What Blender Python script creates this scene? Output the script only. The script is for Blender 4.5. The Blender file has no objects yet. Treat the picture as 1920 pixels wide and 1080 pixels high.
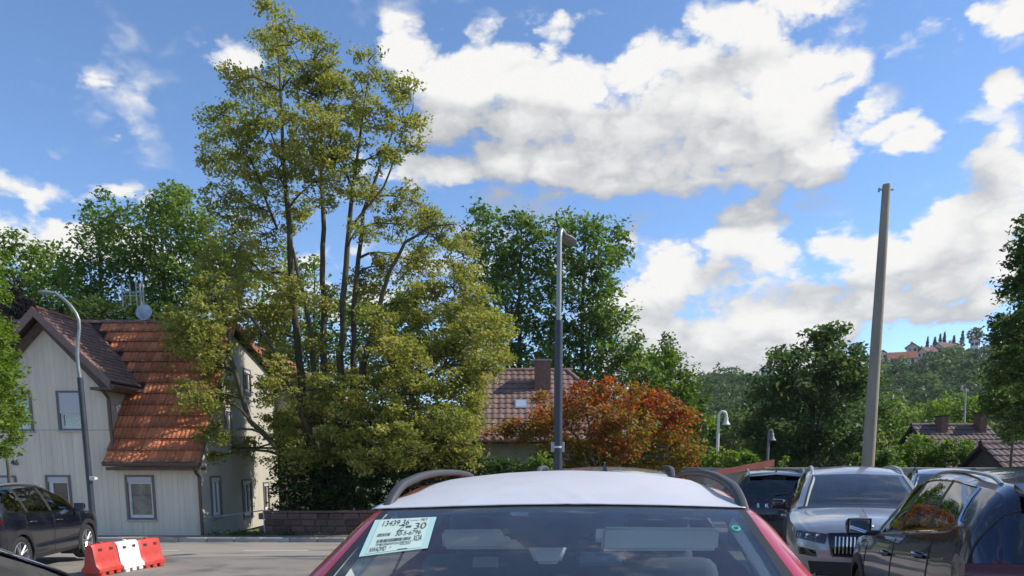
import bpy, bmesh, math, random
import numpy as np
from mathutils import Vector, Matrix, Euler

# ------------------------------------------------------------------ camera, sky, sun, exposure
F, PX, PY, CAMH = 1400.0, 960.0, 1074.0, 1.62      # focal length and principal point in 1920-wide pixels
TH = math.atan(206.0 / 1400.0)                     # camera tipped down, frame shifted up (upper crop of a taller photo)
SC = bpy.context.scene
COL = SC.collection
cam = bpy.data.cameras.new('camera')
camo = bpy.data.objects.new('camera', cam); COL.objects.link(camo)
camo.location = (0, 0, CAMH); camo.rotation_euler = (math.pi / 2 - TH, 0, 0)
cam.sensor_width = 36.0; cam.lens = F / 1920 * 36.0
cam.shift_y = (PY - 540) / 1920.0
cam.clip_start = 0.05; cam.clip_end = 6000
SC.camera = camo
SC.view_settings.view_transform = 'Standard'
SC.view_settings.look = 'None'
SC.view_settings.gamma = 1.0
SC.view_settings.use_curve_mapping = False
SC.view_settings.exposure = 1.34

SUN_DIR = Vector((1.0, 0.10, 0.80)).normalized()     # towards the sun: right of the picture, a little behind
sun = bpy.data.lights.new('sun', 'SUN'); sun.energy = 2.25; sun.angle = math.radians(0.5); sun.color = (1.0, 0.93, 0.82)
suno = bpy.data.objects.new('sun', sun); COL.objects.link(suno)
suno.rotation_euler = (-SUN_DIR).to_track_quat('-Z', 'Y').to_euler()
suno.location = (60, 10, 60)
SKY_STRENGTH = 0.085
CLOUD_BRIGHT = 4.6
HAZE_DENSITY = 0.00015

def raydir(px, py):
    r = (px - PX) / F; u = (PY - py) / F
    return Vector((r, math.cos(TH) + u * math.sin(TH), -math.sin(TH) + u * math.cos(TH)))
def V(px, py, Y):
    d = raydir(px, py); t = Y / d.y
    return Vector((d.x * t, Y, CAMH + d.z * t))

def build_world():
    w = bpy.data.worlds.new('World'); SC.world = w; w.use_nodes = True
    w.cycles.sampling_method = 'MANUAL'; w.cycles.sample_map_resolution = 512
    nt = w.node_tree; N = nt.nodes; L = nt.links
    N.clear()
    out = N.new('ShaderNodeOutputWorld'); bg = N.new('ShaderNodeBackground')
    L.new(bg.outputs[0], out.inputs[0]); bg.inputs['Strength'].default_value = SKY_STRENGTH
    sky = N.new('ShaderNodeTexSky'); sky.sky_type = 'NISHITA'; sky.sun_disc = False
    sky.sun_elevation = math.asin(SUN_DIR.z)
    sky.sun_rotation = math.atan2(SUN_DIR.x, SUN_DIR.y)
    sky.altitude = 1200; sky.air_density = 0.9; sky.dust_density = 0.15; sky.ozone_density = 3.5
    # ---- cloud field: soft blobs at fixed bearings plus fractal noise, evaluated twice for self shading
    g = bpy.data.node_groups.new('cloud_field', 'ShaderNodeTree')
    g.interface.new_socket('dir', in_out='INPUT', socket_type='NodeSocketVector')
    g.interface.new_socket('c', in_out='OUTPUT', socket_type='NodeSocketFloat')
    g.interface.new_socket('base', in_out='OUTPUT', socket_type='NodeSocketFloat')
    gi = g.nodes.new('NodeGroupInput'); go = g.nodes.new('NodeGroupOutput'); GL = g.links
    def M(op, a, b=None, c=None):
        n = g.nodes.new('ShaderNodeMath'); n.operation = op
        for k, v in enumerate((a, b, c)):
            if v is None: continue
            if isinstance(v, (int, float)): n.inputs[k].default_value = v
            else: GL.new(v, n.inputs[k])
        return n.outputs[0]
    nv = g.nodes.new('ShaderNodeVectorMath'); nv.operation = 'NORMALIZE'; GL.new(gi.outputs[0], nv.inputs[0])
    sx = g.nodes.new('ShaderNodeSeparateXYZ'); GL.new(nv.outputs[0], sx.inputs[0])
    az = M('ARCTAN2', sx.outputs[0], sx.outputs[1]); el = M('ARCSINE', sx.outputs[2])
    q = g.nodes.new('ShaderNodeCombineXYZ'); GL.new(az, q.inputs[0]); GL.new(el, q.inputs[1])
    # warp the blob coordinates so that the outlines are ragged
    st = g.nodes.new('ShaderNodeVectorMath'); st.operation = 'MULTIPLY'; GL.new(nv.outputs[0], st.inputs[0]); st.inputs[1].default_value = (1, 1, 1.7)
    def noise(scale, detail, rough, dist=0.0, colour=False, off=None):
        n = g.nodes.new('ShaderNodeTexNoise'); n.inputs['Scale'].default_value = scale; n.inputs['Detail'].default_value = detail
        n.inputs['Roughness'].default_value = rough; n.inputs['Distortion'].default_value = dist
        GL.new(st.outputs[0], n.inputs['Vector'])
        return n.outputs['Color'] if colour else n.outputs[0]
    wn = noise(5.0, 2, 0.5, colour=True)
    wv = g.nodes.new('ShaderNodeVectorMath'); wv.operation = 'MULTIPLY_ADD'
    GL.new(wn, wv.inputs[0]); wv.inputs[1].default_value = (0.09, 0.06, 0); wv.inputs[2].default_value = (-0.045, -0.03, 0)
    qq = g.nodes.new('ShaderNodeVectorMath'); qq.operation = 'ADD'; GL.new(q.outputs[0], qq.inputs[0]); GL.new(wv.outputs[0], qq.inputs[1])
    blobs = [  # px, py, rx, ry, weight
        (930, 150, 110, 55, .7), (1060, 165, 130, 62, .9), (1200, 170, 150, 70, .95), (1370, 180, 140, 70, .9), (1080, 240, 150, 62, .85), (1250, 250, 200, 70, .9),
        (1470, 235, 110, 62, .85), (1610, 275, 130, 42, .85), (1720, 270, 90, 30, .7), (1450, 295, 170, 42, .8), (1040, 325, 100, 42, .8), (1170, 325, 130, 42, .7),
        (860, 150, 50, 40, .6), (775, 105, 50, 40, .85), (835, 235, 65, 38, .7), (840, 325, 110, 34, .6),
        (1400, 32, 130, 40, 1.0), (1040, 40, 70, 24, .7), (1840, 22, 150, 36, 1.0), (1600, 128, 32, 36, .6), (1885, 145, 36, 36, .75),
        (1900, 250, 55, 55, .75), (1860, 370, 95, 62, .75), (1750, 445, 110, 46, .7), (1600, 485, 110, 40, .8), (1405, 412, 80, 36, .9),
        (1215, 440, 60, 24, .55), (1215, 570, 80, 56, 1.0), (1330, 620, 160, 52, .95), (1500, 585, 140, 40, .8), (1690, 600, 150, 44, .85),
        (1870, 540, 120, 60, .75), (1250, 670, 170, 45, .85), (1420, 660, 170, 40, .7), (440, 115, 60, 34, .7), (30, 268, 70, 22, .55),
        (90, 345, 230, 18, .62), (60, 440, 170, 40, .75), (300, 470, 200, 55, .6), (160, 165, 190, 20, .26), (700, 330, 120, 34, .6), (1290, 490, 130, 34, .45), (210, 260, 50, 26, .28),
        (600, 560, 260, 80, .7), (1450, 478, 150, 36, .55), (1300, 545, 150, 36, .6), (1760, 505, 140, 50, .7), (2080, 120, 130, 90, .7), (2250, 380, 220, 120, .7), (-250, 380, 250, 60, .6)]
    acc = None
    for (px, py, rx, ry, wgt) in blobs:
        d = raydir(px, py).normalized(); a = math.atan2(d.x, d.y); e = math.asin(d.z)
        ir = (F / rx * (1 + ((px - 960) / F) ** 2) * 0.95, F / ry * (1 + ((py - 868) / F) ** 2), 0)
        s = g.nodes.new('ShaderNodeVectorMath'); s.operation = 'MULTIPLY_ADD'
        GL.new(qq.outputs[0], s.inputs[0]); s.inputs[1].default_value = ir; s.inputs[2].default_value = (-a * ir[0], -e * ir[1], 0)
        dt = g.nodes.new('ShaderNodeVectorMath'); dt.operation = 'DOT_PRODUCT'; GL.new(s.outputs[0], dt.inputs[0]); GL.new(s.outputs[0], dt.inputs[1])
        acc = M('MULTIPLY_ADD', M('POWER', 0.36, dt.outputs['Value']), wgt, acc if acc is not None else 0.0)
    acc = M('MINIMUM', acc, 1.05)
    # away from the frame the cover goes on as broken cumulus
    far = M('SMOOTH_MIN', M('MULTIPLY', M('MAXIMUM', M('SUBTRACT', M('ABSOLUTE', az), 0.72), M('SUBTRACT', el, 0.66)), 4.0), 1.0, 0.1)
    far = M('MAXIMUM', far, 0.0)
    cov = M('MULTIPLY', M('MULTIPLY_ADD', noise(2.6, 3, 0.5), 4.0, -2.15), far)
    cov = M('MAXIMUM', cov, 0.0)
    base = M('ADD', acc, cov)
    n1 = noise(6.5, 4, 0.55, 0.2)
    veil = M('MULTIPLY', M('MAXIMUM', M('SUBTRACT', noise(3.2, 4, 0.62, 0.6), 0.52), 0.0), 0.7)
    GL.new(M('ADD', M('MULTIPLY_ADD', n1, 1.25, -0.625), M('ADD', base, veil)), go.inputs[0])
    GL.new(base, go.inputs[1])
    tc = N.new('ShaderNodeTexCoord')
    A = N.new('ShaderNodeGroup'); A.node_tree = g; L.new(tc.outputs['Generated'], A.inputs[0])
    off = N.new('ShaderNodeVectorMath'); off.operation = 'ADD'; L.new(tc.outputs['Generated'], off.inputs[0]); off.inputs[1].default_value = (0.025, 0, 0.05)
    B = N.new('ShaderNodeGroup'); B.node_tree = g; L.new(off.outputs[0], B.inputs[0])
    def MR(v, a, b, c, d, smooth=True):
        n = N.new('ShaderNodeMapRange'); n.interpolation_type = 'SMOOTHSTEP' if smooth else 'LINEAR'
        L.new(v, n.inputs['Value'])
        for k, x in zip(('From Min', 'From Max', 'To Min', 'To Max'), (a, b, c, d)): n.inputs[k].default_value = x
        return n.outputs[0]
    def W(op, a, b):
        n = N.new('ShaderNodeMath'); n.operation = op
        for k, v in enumerate((a, b)):
            if isinstance(v, (int, float)): n.inputs[k].default_value = v
            else: L.new(v, n.inputs[k])
        return n.outputs[0]
    # cauliflower detail, evaluated once
    stt = N.new('ShaderNodeVectorMath'); stt.operation = 'MULTIPLY'; L.new(tc.outputs['Generated'], stt.inputs[0]); stt.inputs[1].default_value = (1, 1, 1.7)
    fn = N.new('ShaderNodeTexNoise'); fn.inputs['Scale'].default_value = 17.0; fn.inputs['Detail'].default_value = 5; fn.inputs['Roughness'].default_value = 0.62; L.new(stt.outputs[0], fn.inputs['Vector'])
    w2 = N.new('ShaderNodeVectorMath'); w2.operation = 'MULTIPLY_ADD'; L.new(fn.outputs['Color'], w2.inputs[0]); w2.inputs[1].default_value = (0.07, 0.07, 0.07); L.new(stt.outputs[0], w2.inputs[2])
    vo = N.new('ShaderNodeTexVoronoi'); vo.feature = 'F1'; vo.inputs['Scale'].default_value = 17.0; vo.inputs['Detail'].default_value = 2.0; vo.inputs['Roughness'].default_value = 0.5; L.new(w2.outputs[0], vo.inputs['Vector'])
    puff = W('ADD', W('MULTIPLY', vo.outputs['Distance'], -1.0), W('MULTIPLY', fn.outputs[0], 0.75))
    gate = MR(A.outputs[1], 0.0, 0.4, 0.25, 1.0)
    puff = W('ADD', W('MULTIPLY', W('ADD', puff, 0.10), gate), 0.06)
    c = W('ADD', A.outputs[0], puff)
    dens = MR(c, 0.02, 0.52, 0.0, 1.0)
    # light: brighter towards the sun side of each heap, darker where the heap is deep, billows from the puffs
    dl = W('MULTIPLY', W('SUBTRACT', A.outputs[1], B.outputs[1]), 0.75)
    dn = W('MULTIPLY', W('SUBTRACT', A.outputs[0], B.outputs[0]), 0.55)
    deep = MR(A.outputs[1], 0.35, 1.05, 0.0, 0.25)
    lit2 = W('ADD', W('ADD', W('ADD', dl, dn), W('MULTIPLY', puff, 0.66)), W('SUBTRACT', 0.92, deep))
    cr = N.new('ShaderNodeValToRGB'); L.new(lit2, cr.inputs[0]); cr.color_ramp.interpolation = 'B_SPLINE'
    cr.color_ramp.elements[0].position = 0.05; cr.color_ramp.elements[0].color = (0.45, 0.47, 0.50, 1)
    cr.color_ramp.elements[1].position = 1.0; cr.color_ramp.elements[1].color = (1.0, 0.985, 0.96, 1)
    ce = cr.color_ramp.elements.new(0.55); ce.color = (0.76, 0.77, 0.78, 1)
    sc = N.new('ShaderNodeVectorMath'); sc.operation = 'SCALE'; L.new(cr.outputs[0], sc.inputs[0]); sc.inputs['Scale'].default_value = CLOUD_BRIGHT
    mx = N.new('ShaderNodeMix'); mx.data_type = 'RGBA'
    hs = N.new('ShaderNodeHueSaturation'); L.new(sky.outputs[0], hs.inputs['Color']); hs.inputs['Saturation'].default_value = 1.04; hs.inputs['Value'].default_value = 1.0
    L.new(dens, mx.inputs[0]); L.new(hs.outputs[0], mx.inputs[6]); L.new(sc.outputs[0], mx.inputs[7])
    L.new(mx.outputs[2], bg.inputs[0])
build_world()

# ------------------------------------------------------------------ materials
MATS = {}
def nodes_of(name):
    m = bpy.data.materials.new(name); m.use_nodes = True
    nt = m.node_tree; b = nt.nodes['Principled BSDF']
    return m, nt, b
def mat(name, col, rough=0.6, metal=0.0, var=0.0, vscale=6.0, bump=0.0, bscale=40.0, coat=0.0, spec=0.5, col2=None, c2scale=2.0, c2lo=0.45, c2hi=0.65, stretch=(1, 1, 1), rnd=0.0, subsurf=0.0):
    """Principled with noise-varied colour, an optional second colour in patches, bump, and per-object random value."""
    if name in MATS: return MATS[name]
    m, nt, b = nodes_of(name); N = nt.nodes; L = nt.links
    b.inputs['Base Color'].default_value = (*col, 1); b.inputs['Roughness'].default_value = rough; b.inputs['Metallic'].default_value = metal
    b.inputs['Specular IOR Level'].default_value = spec
    if coat: b.inputs['Coat Weight'].default_value = coat; b.inputs['Coat Roughness'].default_value = 0.03
    tc = N.new('ShaderNodeTexCoord'); mp = N.new('ShaderNodeMapping'); L.new(tc.outputs['Object'], mp.inputs[0]); mp.inputs['Scale'].default_value = stretch
    colour = None
    if var or col2 or rnd:
        rgb = N.new('ShaderNodeRGB'); rgb.outputs[0].default_value = (*col, 1); colour = rgb.outputs[0]
    if col2:
        n = N.new('ShaderNodeTexNoise'); n.inputs['Scale'].default_value = c2scale; n.inputs['Detail'].default_value = 6; n.inputs['Roughness'].default_value = 0.62
        L.new(mp.outputs[0], n.inputs['Vector'])
        r = N.new('ShaderNodeMapRange'); L.new(n.outputs[0], r.inputs[0]); r.inputs[1].default_value = c2lo; r.inputs[2].default_value = c2hi
        mx = N.new('ShaderNodeMix'); mx.data_type = 'RGBA'; L.new(r.outputs[0], mx.inputs[0]); L.new(colour, mx.inputs[6]); mx.inputs[7].default_value = (*col2, 1); colour = mx.outputs[2]
    if var or rnd:
        hs = N.new('ShaderNodeHueSaturation'); L.new(colour, hs.inputs['Color'])
        val = None
        if var:
            n = N.new('ShaderNodeTexNoise'); n.inputs['Scale'].default_value = vscale; n.inputs['Detail'].default_value = 5
            L.new(mp.outputs[0], n.inputs['Vector'])
            r = N.new('ShaderNodeMapRange'); L.new(n.outputs[0], r.inputs[0]); r.inputs[1].default_value = 0.25; r.inputs[2].default_value = 0.75
            r.inputs[3].default_value = 1 - var; r.inputs[4].default_value = 1 + var; val = r.outputs[0]
        if rnd:
            oi = N.new('ShaderNodeObjectInfo'); r = N.new('ShaderNodeMapRange'); L.new(oi.outputs['Random'], r.inputs[0]); r.inputs[3].default_value = 1 - rnd; r.inputs[4].default_value = 1 + rnd
            if val is None: val = r.outputs[0]
            else:
                mm = N.new('ShaderNodeMath'); mm.operation = 'MULTIPLY'; L.new(val, mm.inputs[0]); L.new(r.outputs[0], mm.inputs[1]); val = mm.outputs[0]
        L.new(val, hs.inputs['Value']); colour = hs.outputs[0]
    if colour is not None: L.new(colour, b.inputs['Base Color'])
    if bump:
        n = N.new('ShaderNodeTexNoise'); n.inputs['Scale'].default_value = bscale; n.inputs['Detail'].default_value = 4; L.new(mp.outputs[0], n.inputs['Vector'])
        bp = N.new('ShaderNodeBump'); bp.inputs['Strength'].default_value = bump; bp.inputs['Distance'].default_value = 0.02
        L.new(n.outputs[0], bp.inputs['Height']); L.new(bp.outputs[0], b.inputs['Normal'])
    MATS[name] = m
    return m
def paint(name, col, metal=0.35, rough=0.28):
    """car paint: coloured base, clear coat, faint dust"""
    if name in MATS: return MATS[name]
    m, nt, b = nodes_of(name); N = nt.nodes; L = nt.links
    b.inputs['Metallic'].default_value = metal; b.inputs['Coat Weight'].default_value = 1.0; b.inputs['Coat Roughness'].default_value = 0.02
    tc = N.new('ShaderNodeTexCoord'); n = N.new('ShaderNodeTexNoise'); n.inputs['Scale'].default_value = 3.0; n.inputs['Detail'].default_value = 8; L.new(tc.outputs['Object'], n.inputs['Vector'])
    r = N.new('ShaderNodeMapRange'); L.new(n.outputs[0], r.inputs[0]); r.inputs[1].default_value = 0.4; r.inputs[2].default_value = 0.8; r.inputs[3].default_value = 0.0; r.inputs[4].default_value = 0.05
    mx = N.new('ShaderNodeMix'); mx.data_type = 'RGBA'; L.new(r.outputs[0], mx.inputs[0]); mx.inputs[6].default_value = (*col, 1); mx.inputs[7].default_value = (0.30, 0.28, 0.25, 1)
    L.new(mx.outputs[2], b.inputs['Base Color'])
    r2 = N.new('ShaderNodeMapRange'); L.new(n.outputs[0], r2.inputs[0]); r2.inputs[1].default_value = 0.3; r2.inputs[2].default_value = 0.8; r2.inputs[3].default_value = rough; r2.inputs[4].default_value = rough + 0.10
    L.new(r2.outputs[0], b.inputs['Roughness'])
    MATS[name] = m
    return m
def glass(name, tint, ior=1.5, refl=1.0, dust=0.0):
    """thin pane: fresnel reflection over a tinted see-through sheet"""
    if name in MATS: return MATS[name]
    m = bpy.data.materials.new(name); m.use_nodes = True; nt = m.node_tree; N = nt.nodes; L = nt.links; N.clear()
    out = N.new('ShaderNodeOutputMaterial'); mix = N.new('ShaderNodeMixShader'); t = N.new('ShaderNodeBsdfTransparent'); gl = N.new('ShaderNodeBsdfGlossy')
    lw = N.new('ShaderNodeLayerWeight'); lw.inputs[0].default_value = 0.5
    pw = N.new('ShaderNodeMath'); pw.operation = 'POWER'; L.new(lw.outputs['Facing'], pw.inputs[0]); pw.inputs[1].default_value = 5.0
    r0 = ((ior - 1) / (ior + 1)) ** 2
    fr = N.new('ShaderNodeMath'); fr.operation = 'MULTIPLY_ADD'; L.new(pw.outputs[0], fr.inputs[0]); fr.inputs[1].default_value = 1 - r0; fr.inputs[2].default_value = r0
    gl.inputs['Roughness'].default_value = 0.01; gl.inputs['Color'].default_value = (refl, refl, refl, 1)
    t.inputs[0].default_value = (*tint, 1)
    L.new(fr.outputs[0], mix.inputs[0]); L.new(t.outputs[0], mix.inputs[1]); L.new(gl.outputs[0], mix.inputs[2]); L.new(mix.outputs[0], out.inputs[0])
    if dust:
        tc = N.new('ShaderNodeTexCoord'); n = N.new('ShaderNodeTexNoise'); n.inputs['Scale'].default_value = 4.0; n.inputs['Detail'].default_value = 9; n.inputs['Roughness'].default_value = 0.7; L.new(tc.outputs['Object'], n.inputs['Vector'])
        r = N.new('ShaderNodeMapRange'); L.new(n.outputs[0], r.inputs[0]); r.inputs[1].default_value = 0.35; r.inputs[2].default_value = 0.75; r.inputs[3].default_value = dust * .4; r.inputs[4].default_value = dust * 1.6
        df = N.new('ShaderNodeBsdfDiffuse'); df.inputs[0].default_value = (.45, .46, .47, 1); m2 = N.new('ShaderNodeMixShader'); L.new(r.outputs[0], m2.inputs[0]); L.new(mix.outputs[0], m2.inputs[1]); L.new(df.outputs[0], m2.inputs[2]); L.new(m2.outputs[0], out.inputs[0])
    MATS[name] = m
    return m
def leafmat(name, cols, trans=0.35):
    """leaf: colour picked per leaf from its 'tint' value; thin, lets light through"""
    if name in MATS: return MATS[name]
    m = bpy.data.materials.new(name); m.use_nodes = True; nt = m.node_tree; N = nt.nodes; L = nt.links; N.clear()
    out = N.new('ShaderNodeOutputMaterial'); at = N.new('ShaderNodeAttribute'); at.attribute_name = 'tint'
    cr = N.new('ShaderNodeValToRGB'); L.new(at.outputs['Fac'], cr.inputs[0])
    while len(cr.color_ramp.elements) < len(cols): cr.color_ramp.elements.new(0.5)
    for k, c in enumerate(cols):
        cr.color_ramp.elements[k].position = k / (len(cols) - 1); cr.color_ramp.elements[k].color = (*c, 1)
    b = N.new('ShaderNodeBsdfPrincipled'); L.new(cr.outputs[0], b.inputs['Base Color']); b.inputs['Roughness'].default_value = 0.55; b.inputs['Specular IOR Level'].default_value = 0.35
    tr = N.new('ShaderNodeBsdfTranslucent')
    hs = N.new('ShaderNodeHueSaturation'); hs.inputs['Value'].default_value = 1.25; hs.inputs['Saturation'].default_value = 1.1; L.new(cr.outputs[0], hs.inputs['Color']); L.new(hs.outputs[0], tr.inputs[0])
    mix = N.new('ShaderNodeMixShader'); mix.inputs[0].default_value = trans; L.new(b.outputs[0], mix.inputs[1]); L.new(tr.outputs[0], mix.inputs[2]); L.new(mix.outputs[0], out.inputs[0])
    MATS[name] = m
    return m

# ------------------------------------------------------------------ mesh helpers
class MB:
    def __init__(s): s.v = []; s.f = []
    def add(s, vs, fs):
        o = len(s.v); s.v += [tuple(v) for v in vs]; s.f += [tuple(i + o for i in f) for f in fs]
    def box(s, x0, x1, y0, y1, z0, z1):
        s.add([(x0, y0, z0), (x1, y0, z0), (x1, y1, z0), (x0, y1, z0), (x0, y0, z1), (x1, y0, z1), (x1, y1, z1), (x0, y1, z1)],
              [(0, 3, 2, 1), (4, 5, 6, 7), (0, 1, 5, 4), (1, 2, 6, 5), (2, 3, 7, 6), (3, 0, 4, 7)])
    def prism(s, poly, axis, a, b):
        """poly: list of 2D points; axis 'x','y' or 'z' is the extrusion axis from a to b"""
        n = len(poly)
        def p(u, w, t): return {'x': (t, u, w), 'y': (u, t, w), 'z': (u, w, t)}[axis]
        vs = [p(u, w, a) for u, w in poly] + [p(u, w, b) for u, w in poly]
        s.add(vs, [tuple(range(n))[::-1], tuple(range(n, 2 * n))] + [(i, (i + 1) % n, n + (i + 1) % n, n + i) for i in range(n)])
    def tube(s, pts, rad, n=8, cap=True):
        pts = [Vector(p) for p in pts]
        if not hasattr(rad, '__len__'): rad = [rad] * len(pts)
        vs, fs = [], []; prev = None
        for k, p in enumerate(pts):
            a = pts[max(k - 1, 0)]; c = pts[min(k + 1, len(pts) - 1)]
            d = (c - a)
            d = d.normalized() if d.length > 1e-9 else Vector((0, 0, 1))
            if prev is None:
                u = d.orthogonal().normalized()
            else:
                u = (prev - d * prev.dot(d)); u = u.normalized() if u.length > 1e-6 else d.orthogonal().normalized()
            prev = u; w = d.cross(u)
            for i in range(n):
                t = 2 * math.pi * i / n; vs.append(p + (u * math.cos(t) + w * math.sin(t)) * rad[k])
        for k in range(len(pts) - 1):
            for i in range(n): fs.append((k * n + i, k * n + (i + 1) % n, (k + 1) * n + (i + 1) % n, (k + 1) * n + i))
        if cap:
            fs.append(tuple(range(n))[::-1]); fs.append(tuple(range((len(pts) - 1) * n, len(pts) * n)))
        s.add(vs, fs)
    def lathe(s, prof, origin=(0, 0, 0), axis='z', n=24):
        """prof: (r, t) along axis"""
        vs, fs = [], []
        for r, t in prof:
            for i in range(n):
                a = 2 * math.pi * i / n; c, d = r * math.cos(a), r * math.sin(a)
                q = {'z': (c, d, t), 'x': (t, c, d), 'y': (c, t, d)}[axis]
                vs.append((q[0] + origin[0], q[1] + origin[1], q[2] + origin[2]))
        for k in range(len(prof) - 1):
            for i in range(n): fs.append((k * n + i, k * n + (i + 1) % n, (k + 1) * n + (i + 1) % n, (k + 1) * n + i))
        s.add(vs, fs)
    def rbox(s, c, size, r, rot=None, seg=3):
        """rounded box"""
        bm = bmesh.new(); bmesh.ops.create_cube(bm, size=1.0)
        for v in bm.verts: v.co = Vector((v.co.x * size[0], v.co.y * size[1], v.co.z * size[2]))
        bmesh.ops.bevel(bm, geom=bm.edges[:], offset=r, segments=seg, affect='EDGES', profile=0.5)
        mt = Matrix.Translation(c) @ (rot.to_matrix().to_4x4() if rot else Matrix())
        bm.verts.index_update()
        s.add([mt @ v.co for v in bm.verts], [[v.index for v in f.verts] for f in bm.faces]); bm.free()

def link(name, me, parent=None, base=None):
    o = bpy.data.objects.new(name, me); COL.objects.link(o)
    if parent is not None:
        o.parent = parent
        if base is not None: o.matrix_parent_inverse = Matrix.Translation(-Vector(base))
    return o
def obj(name, mb, material, parent=None, base=None, smooth=None, fix=True):
    me = bpy.data.meshes.new(name); me.from_pydata(mb.v, [], mb.f)
    if fix:
        bm = bmesh.new(); bm.from_mesh(me); bmesh.ops.recalc_face_normals(bm, faces=bm.faces[:]); bm.to_mesh(me); bm.free()
    for m in (material if isinstance(material, (list, tuple)) else [material]): me.materials.append(m)
    if smooth is not None:
        me.polygons.foreach_set('use_smooth', [True] * len(me.polygons))
        if smooth < 180: me.set_sharp_from_angle(angle=math.radians(smooth))
    me.update()
    return link(name, me, parent, base)
def tag(o, label=None, cat=None, group=None, kind=None):
    if label: o['label'] = label
    if cat: o['category'] = cat
    if group: o['group'] = group
    if kind: o['kind'] = kind
    return o
def thing(name, loc, label, cat, group=None, rz=0.0):
    o = bpy.data.objects.new(name, None); COL.objects.link(o); o.empty_display_size = 0.2
    o.location = loc; o.rotation_euler = (0, 0, rz)
    return tag(o, label, cat, group)
rng = np.random.default_rng(7)
rnd = random.Random(11)

def gz(X, Y):
    """ground height: the car park falls gently towards the road and the left"""
    z = np.interp(Y, [-50, 4, 8.6, 14, 23, 40, 120], [0, 0, -.12, -.33, -.71, -1.0, -1.0])
    f = np.interp(X, [-3, 4], [1.0, 0.35]) if Y < 40 else 1.0
    return float(z * f)
# ================================================================== ground, road, kerbs
asphalt = mat('asphalt', (0.235, 0.21, 0.18), 0.9, var=0.18, vscale=1.2, bump=0.35, bscale=160, col2=(0.12, 0.112, 0.105), c2scale=0.55, c2lo=0.5, c2hi=0.62)
roadmat = mat('road_asphalt', (0.29, 0.255, 0.215), 0.9, var=0.12, vscale=2.5, bump=0.3, bscale=170, col2=(0.16, 0.15, 0.14), c2scale=0.9, c2lo=0.52, c2hi=0.62, stretch=(0.3, 1, 1))
paving = mat('paving', (0.23, 0.20, 0.175), 0.9, var=0.15, vscale=3, bump=0.3, bscale=60)
grassm = mat('meadow', (0.07, 0.10, 0.03), 0.95, var=0.35, vscale=1.5, bump=0.5, bscale=30, col2=(0.13, 0.12, 0.05), c2scale=0.8)
kerbm = mat('kerb_stone', (0.34, 0.32, 0.29), 0.85, var=0.15, vscale=5, rnd=0.12, bump=0.2, bscale=50)
whitepaint = mat('road_paint', (0.62, 0.60, 0.56), 0.8, var=0.2, vscale=12)

def sheet(name, xs, ys, dz, material, zf=gz):
    mb = MB(); nx, ny = len(xs), len(ys)
    mb.v = [(x, y, zf(x, y) + dz) for y in ys for x in xs]
    mb.f = [(j * nx + i, j * nx + i + 1, (j + 1) * nx + i + 1, (j + 1) * nx + i) for j in range(ny - 1) for i in range(nx - 1)]
    return tag(obj(name, mb, material, smooth=180), kind='structure')
xsd = [-60, -30, -20, -16, -12, -9, -7, -5, -4, -3, -2, -1, 0, 1, 2, 3, 4, 6, 9, 14, 20, 30, 60]
ysd = [-40, -10, 0, 2, 4, 5.5, 7, 8.6, 10, 12, 14, 16, 18, 20, 21.4]
# far ground: one sheet out to the horizon, rising into the wooded hill on the right
def farz(X, Y):
    z = gz(X, Y) - 0.05
    if Y > 90:
        d = math.hypot(X, Y); t = min(max((d - 110) / 300, 0), 1); t = t * t * (3 - 2 * t)
        az = math.degrees(math.atan2(X, Y))
        h = np.interp(az, [-60, -30, 0, 10, 15, 20, 24, 28, 31, 36, 60], [16, 14, 22, 32, 41, 40, 40, 43, 48, 52, 45])
        z += t * h
        if d > 420: z += max(-(d - 420) * 0.05, -39)
    return z
xf = sorted(set([-1500, -800] + list(range(-480, 481, 30)) + xsd + [800, 1500]))
yf = [-1500, -700, -300, -100, -41, -10, 0, 4, 8.6, 14, 18, 21, 23, 26, 32, 39.9, 40.1, 60, 90, 110, 140, 170, 200, 230, 260, 290, 320, 350, 380, 410, 450, 500, 700, 1000, 1500]
sheet('ground', xf, yf, 0.0, grassm, farz)
sheet('car_park', xsd, ysd[:12], 0.0, asphalt)
sheet('road', xsd, ysd[11:], 0.004, roadmat)
sheet('pavement', xsd, [21.4 + 0.12, 22.2, 23.2], 0.115, paving)
# kerb: single stones
kerb = tag(bpy.data.objects.new('kerb', None), kind='structure'); COL.objects.link(kerb); kerb.location = (0, 21.4, gz(-9, 21.4))
kmesh = None
for k in range(46):
    x = -22 + k * 0.8
    if x > 12: break
    if kmesh is None:
        mb = MB(); mb.rbox((0, 0, 0), (0.785, 0.125, 0.25), 0.015, seg=1)
        o = obj('kerb_stone', mb, kerbm, kerb); kmesh = o.data
    else:
        o = link('kerb_stone', kmesh, kerb)
    o.location = (x, 0.06, gz(x, 21.4) - gz(-9, 21.4) + 0.005 + rnd.uniform(-.004, .004))
mk = MB()
for (a, b, y) in ((-9.6, -8.2, 18.2), (-6.6, -5.0, 18.2), (-12.8, -11.3, 18.2), (-3.4, -1.9, 18.2)):
    mk.add([(a, y - .06, gz(a, y) + .009), (b, y - .06, gz(b, y) + .009), (b, y + .06, gz(b, y + .1) + .009), (a, y + .06, gz(a, y + .1) + .009)], [(0, 1, 2, 3)])
tag(obj('road_marking', mk, whitepaint), kind='structure')

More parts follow.
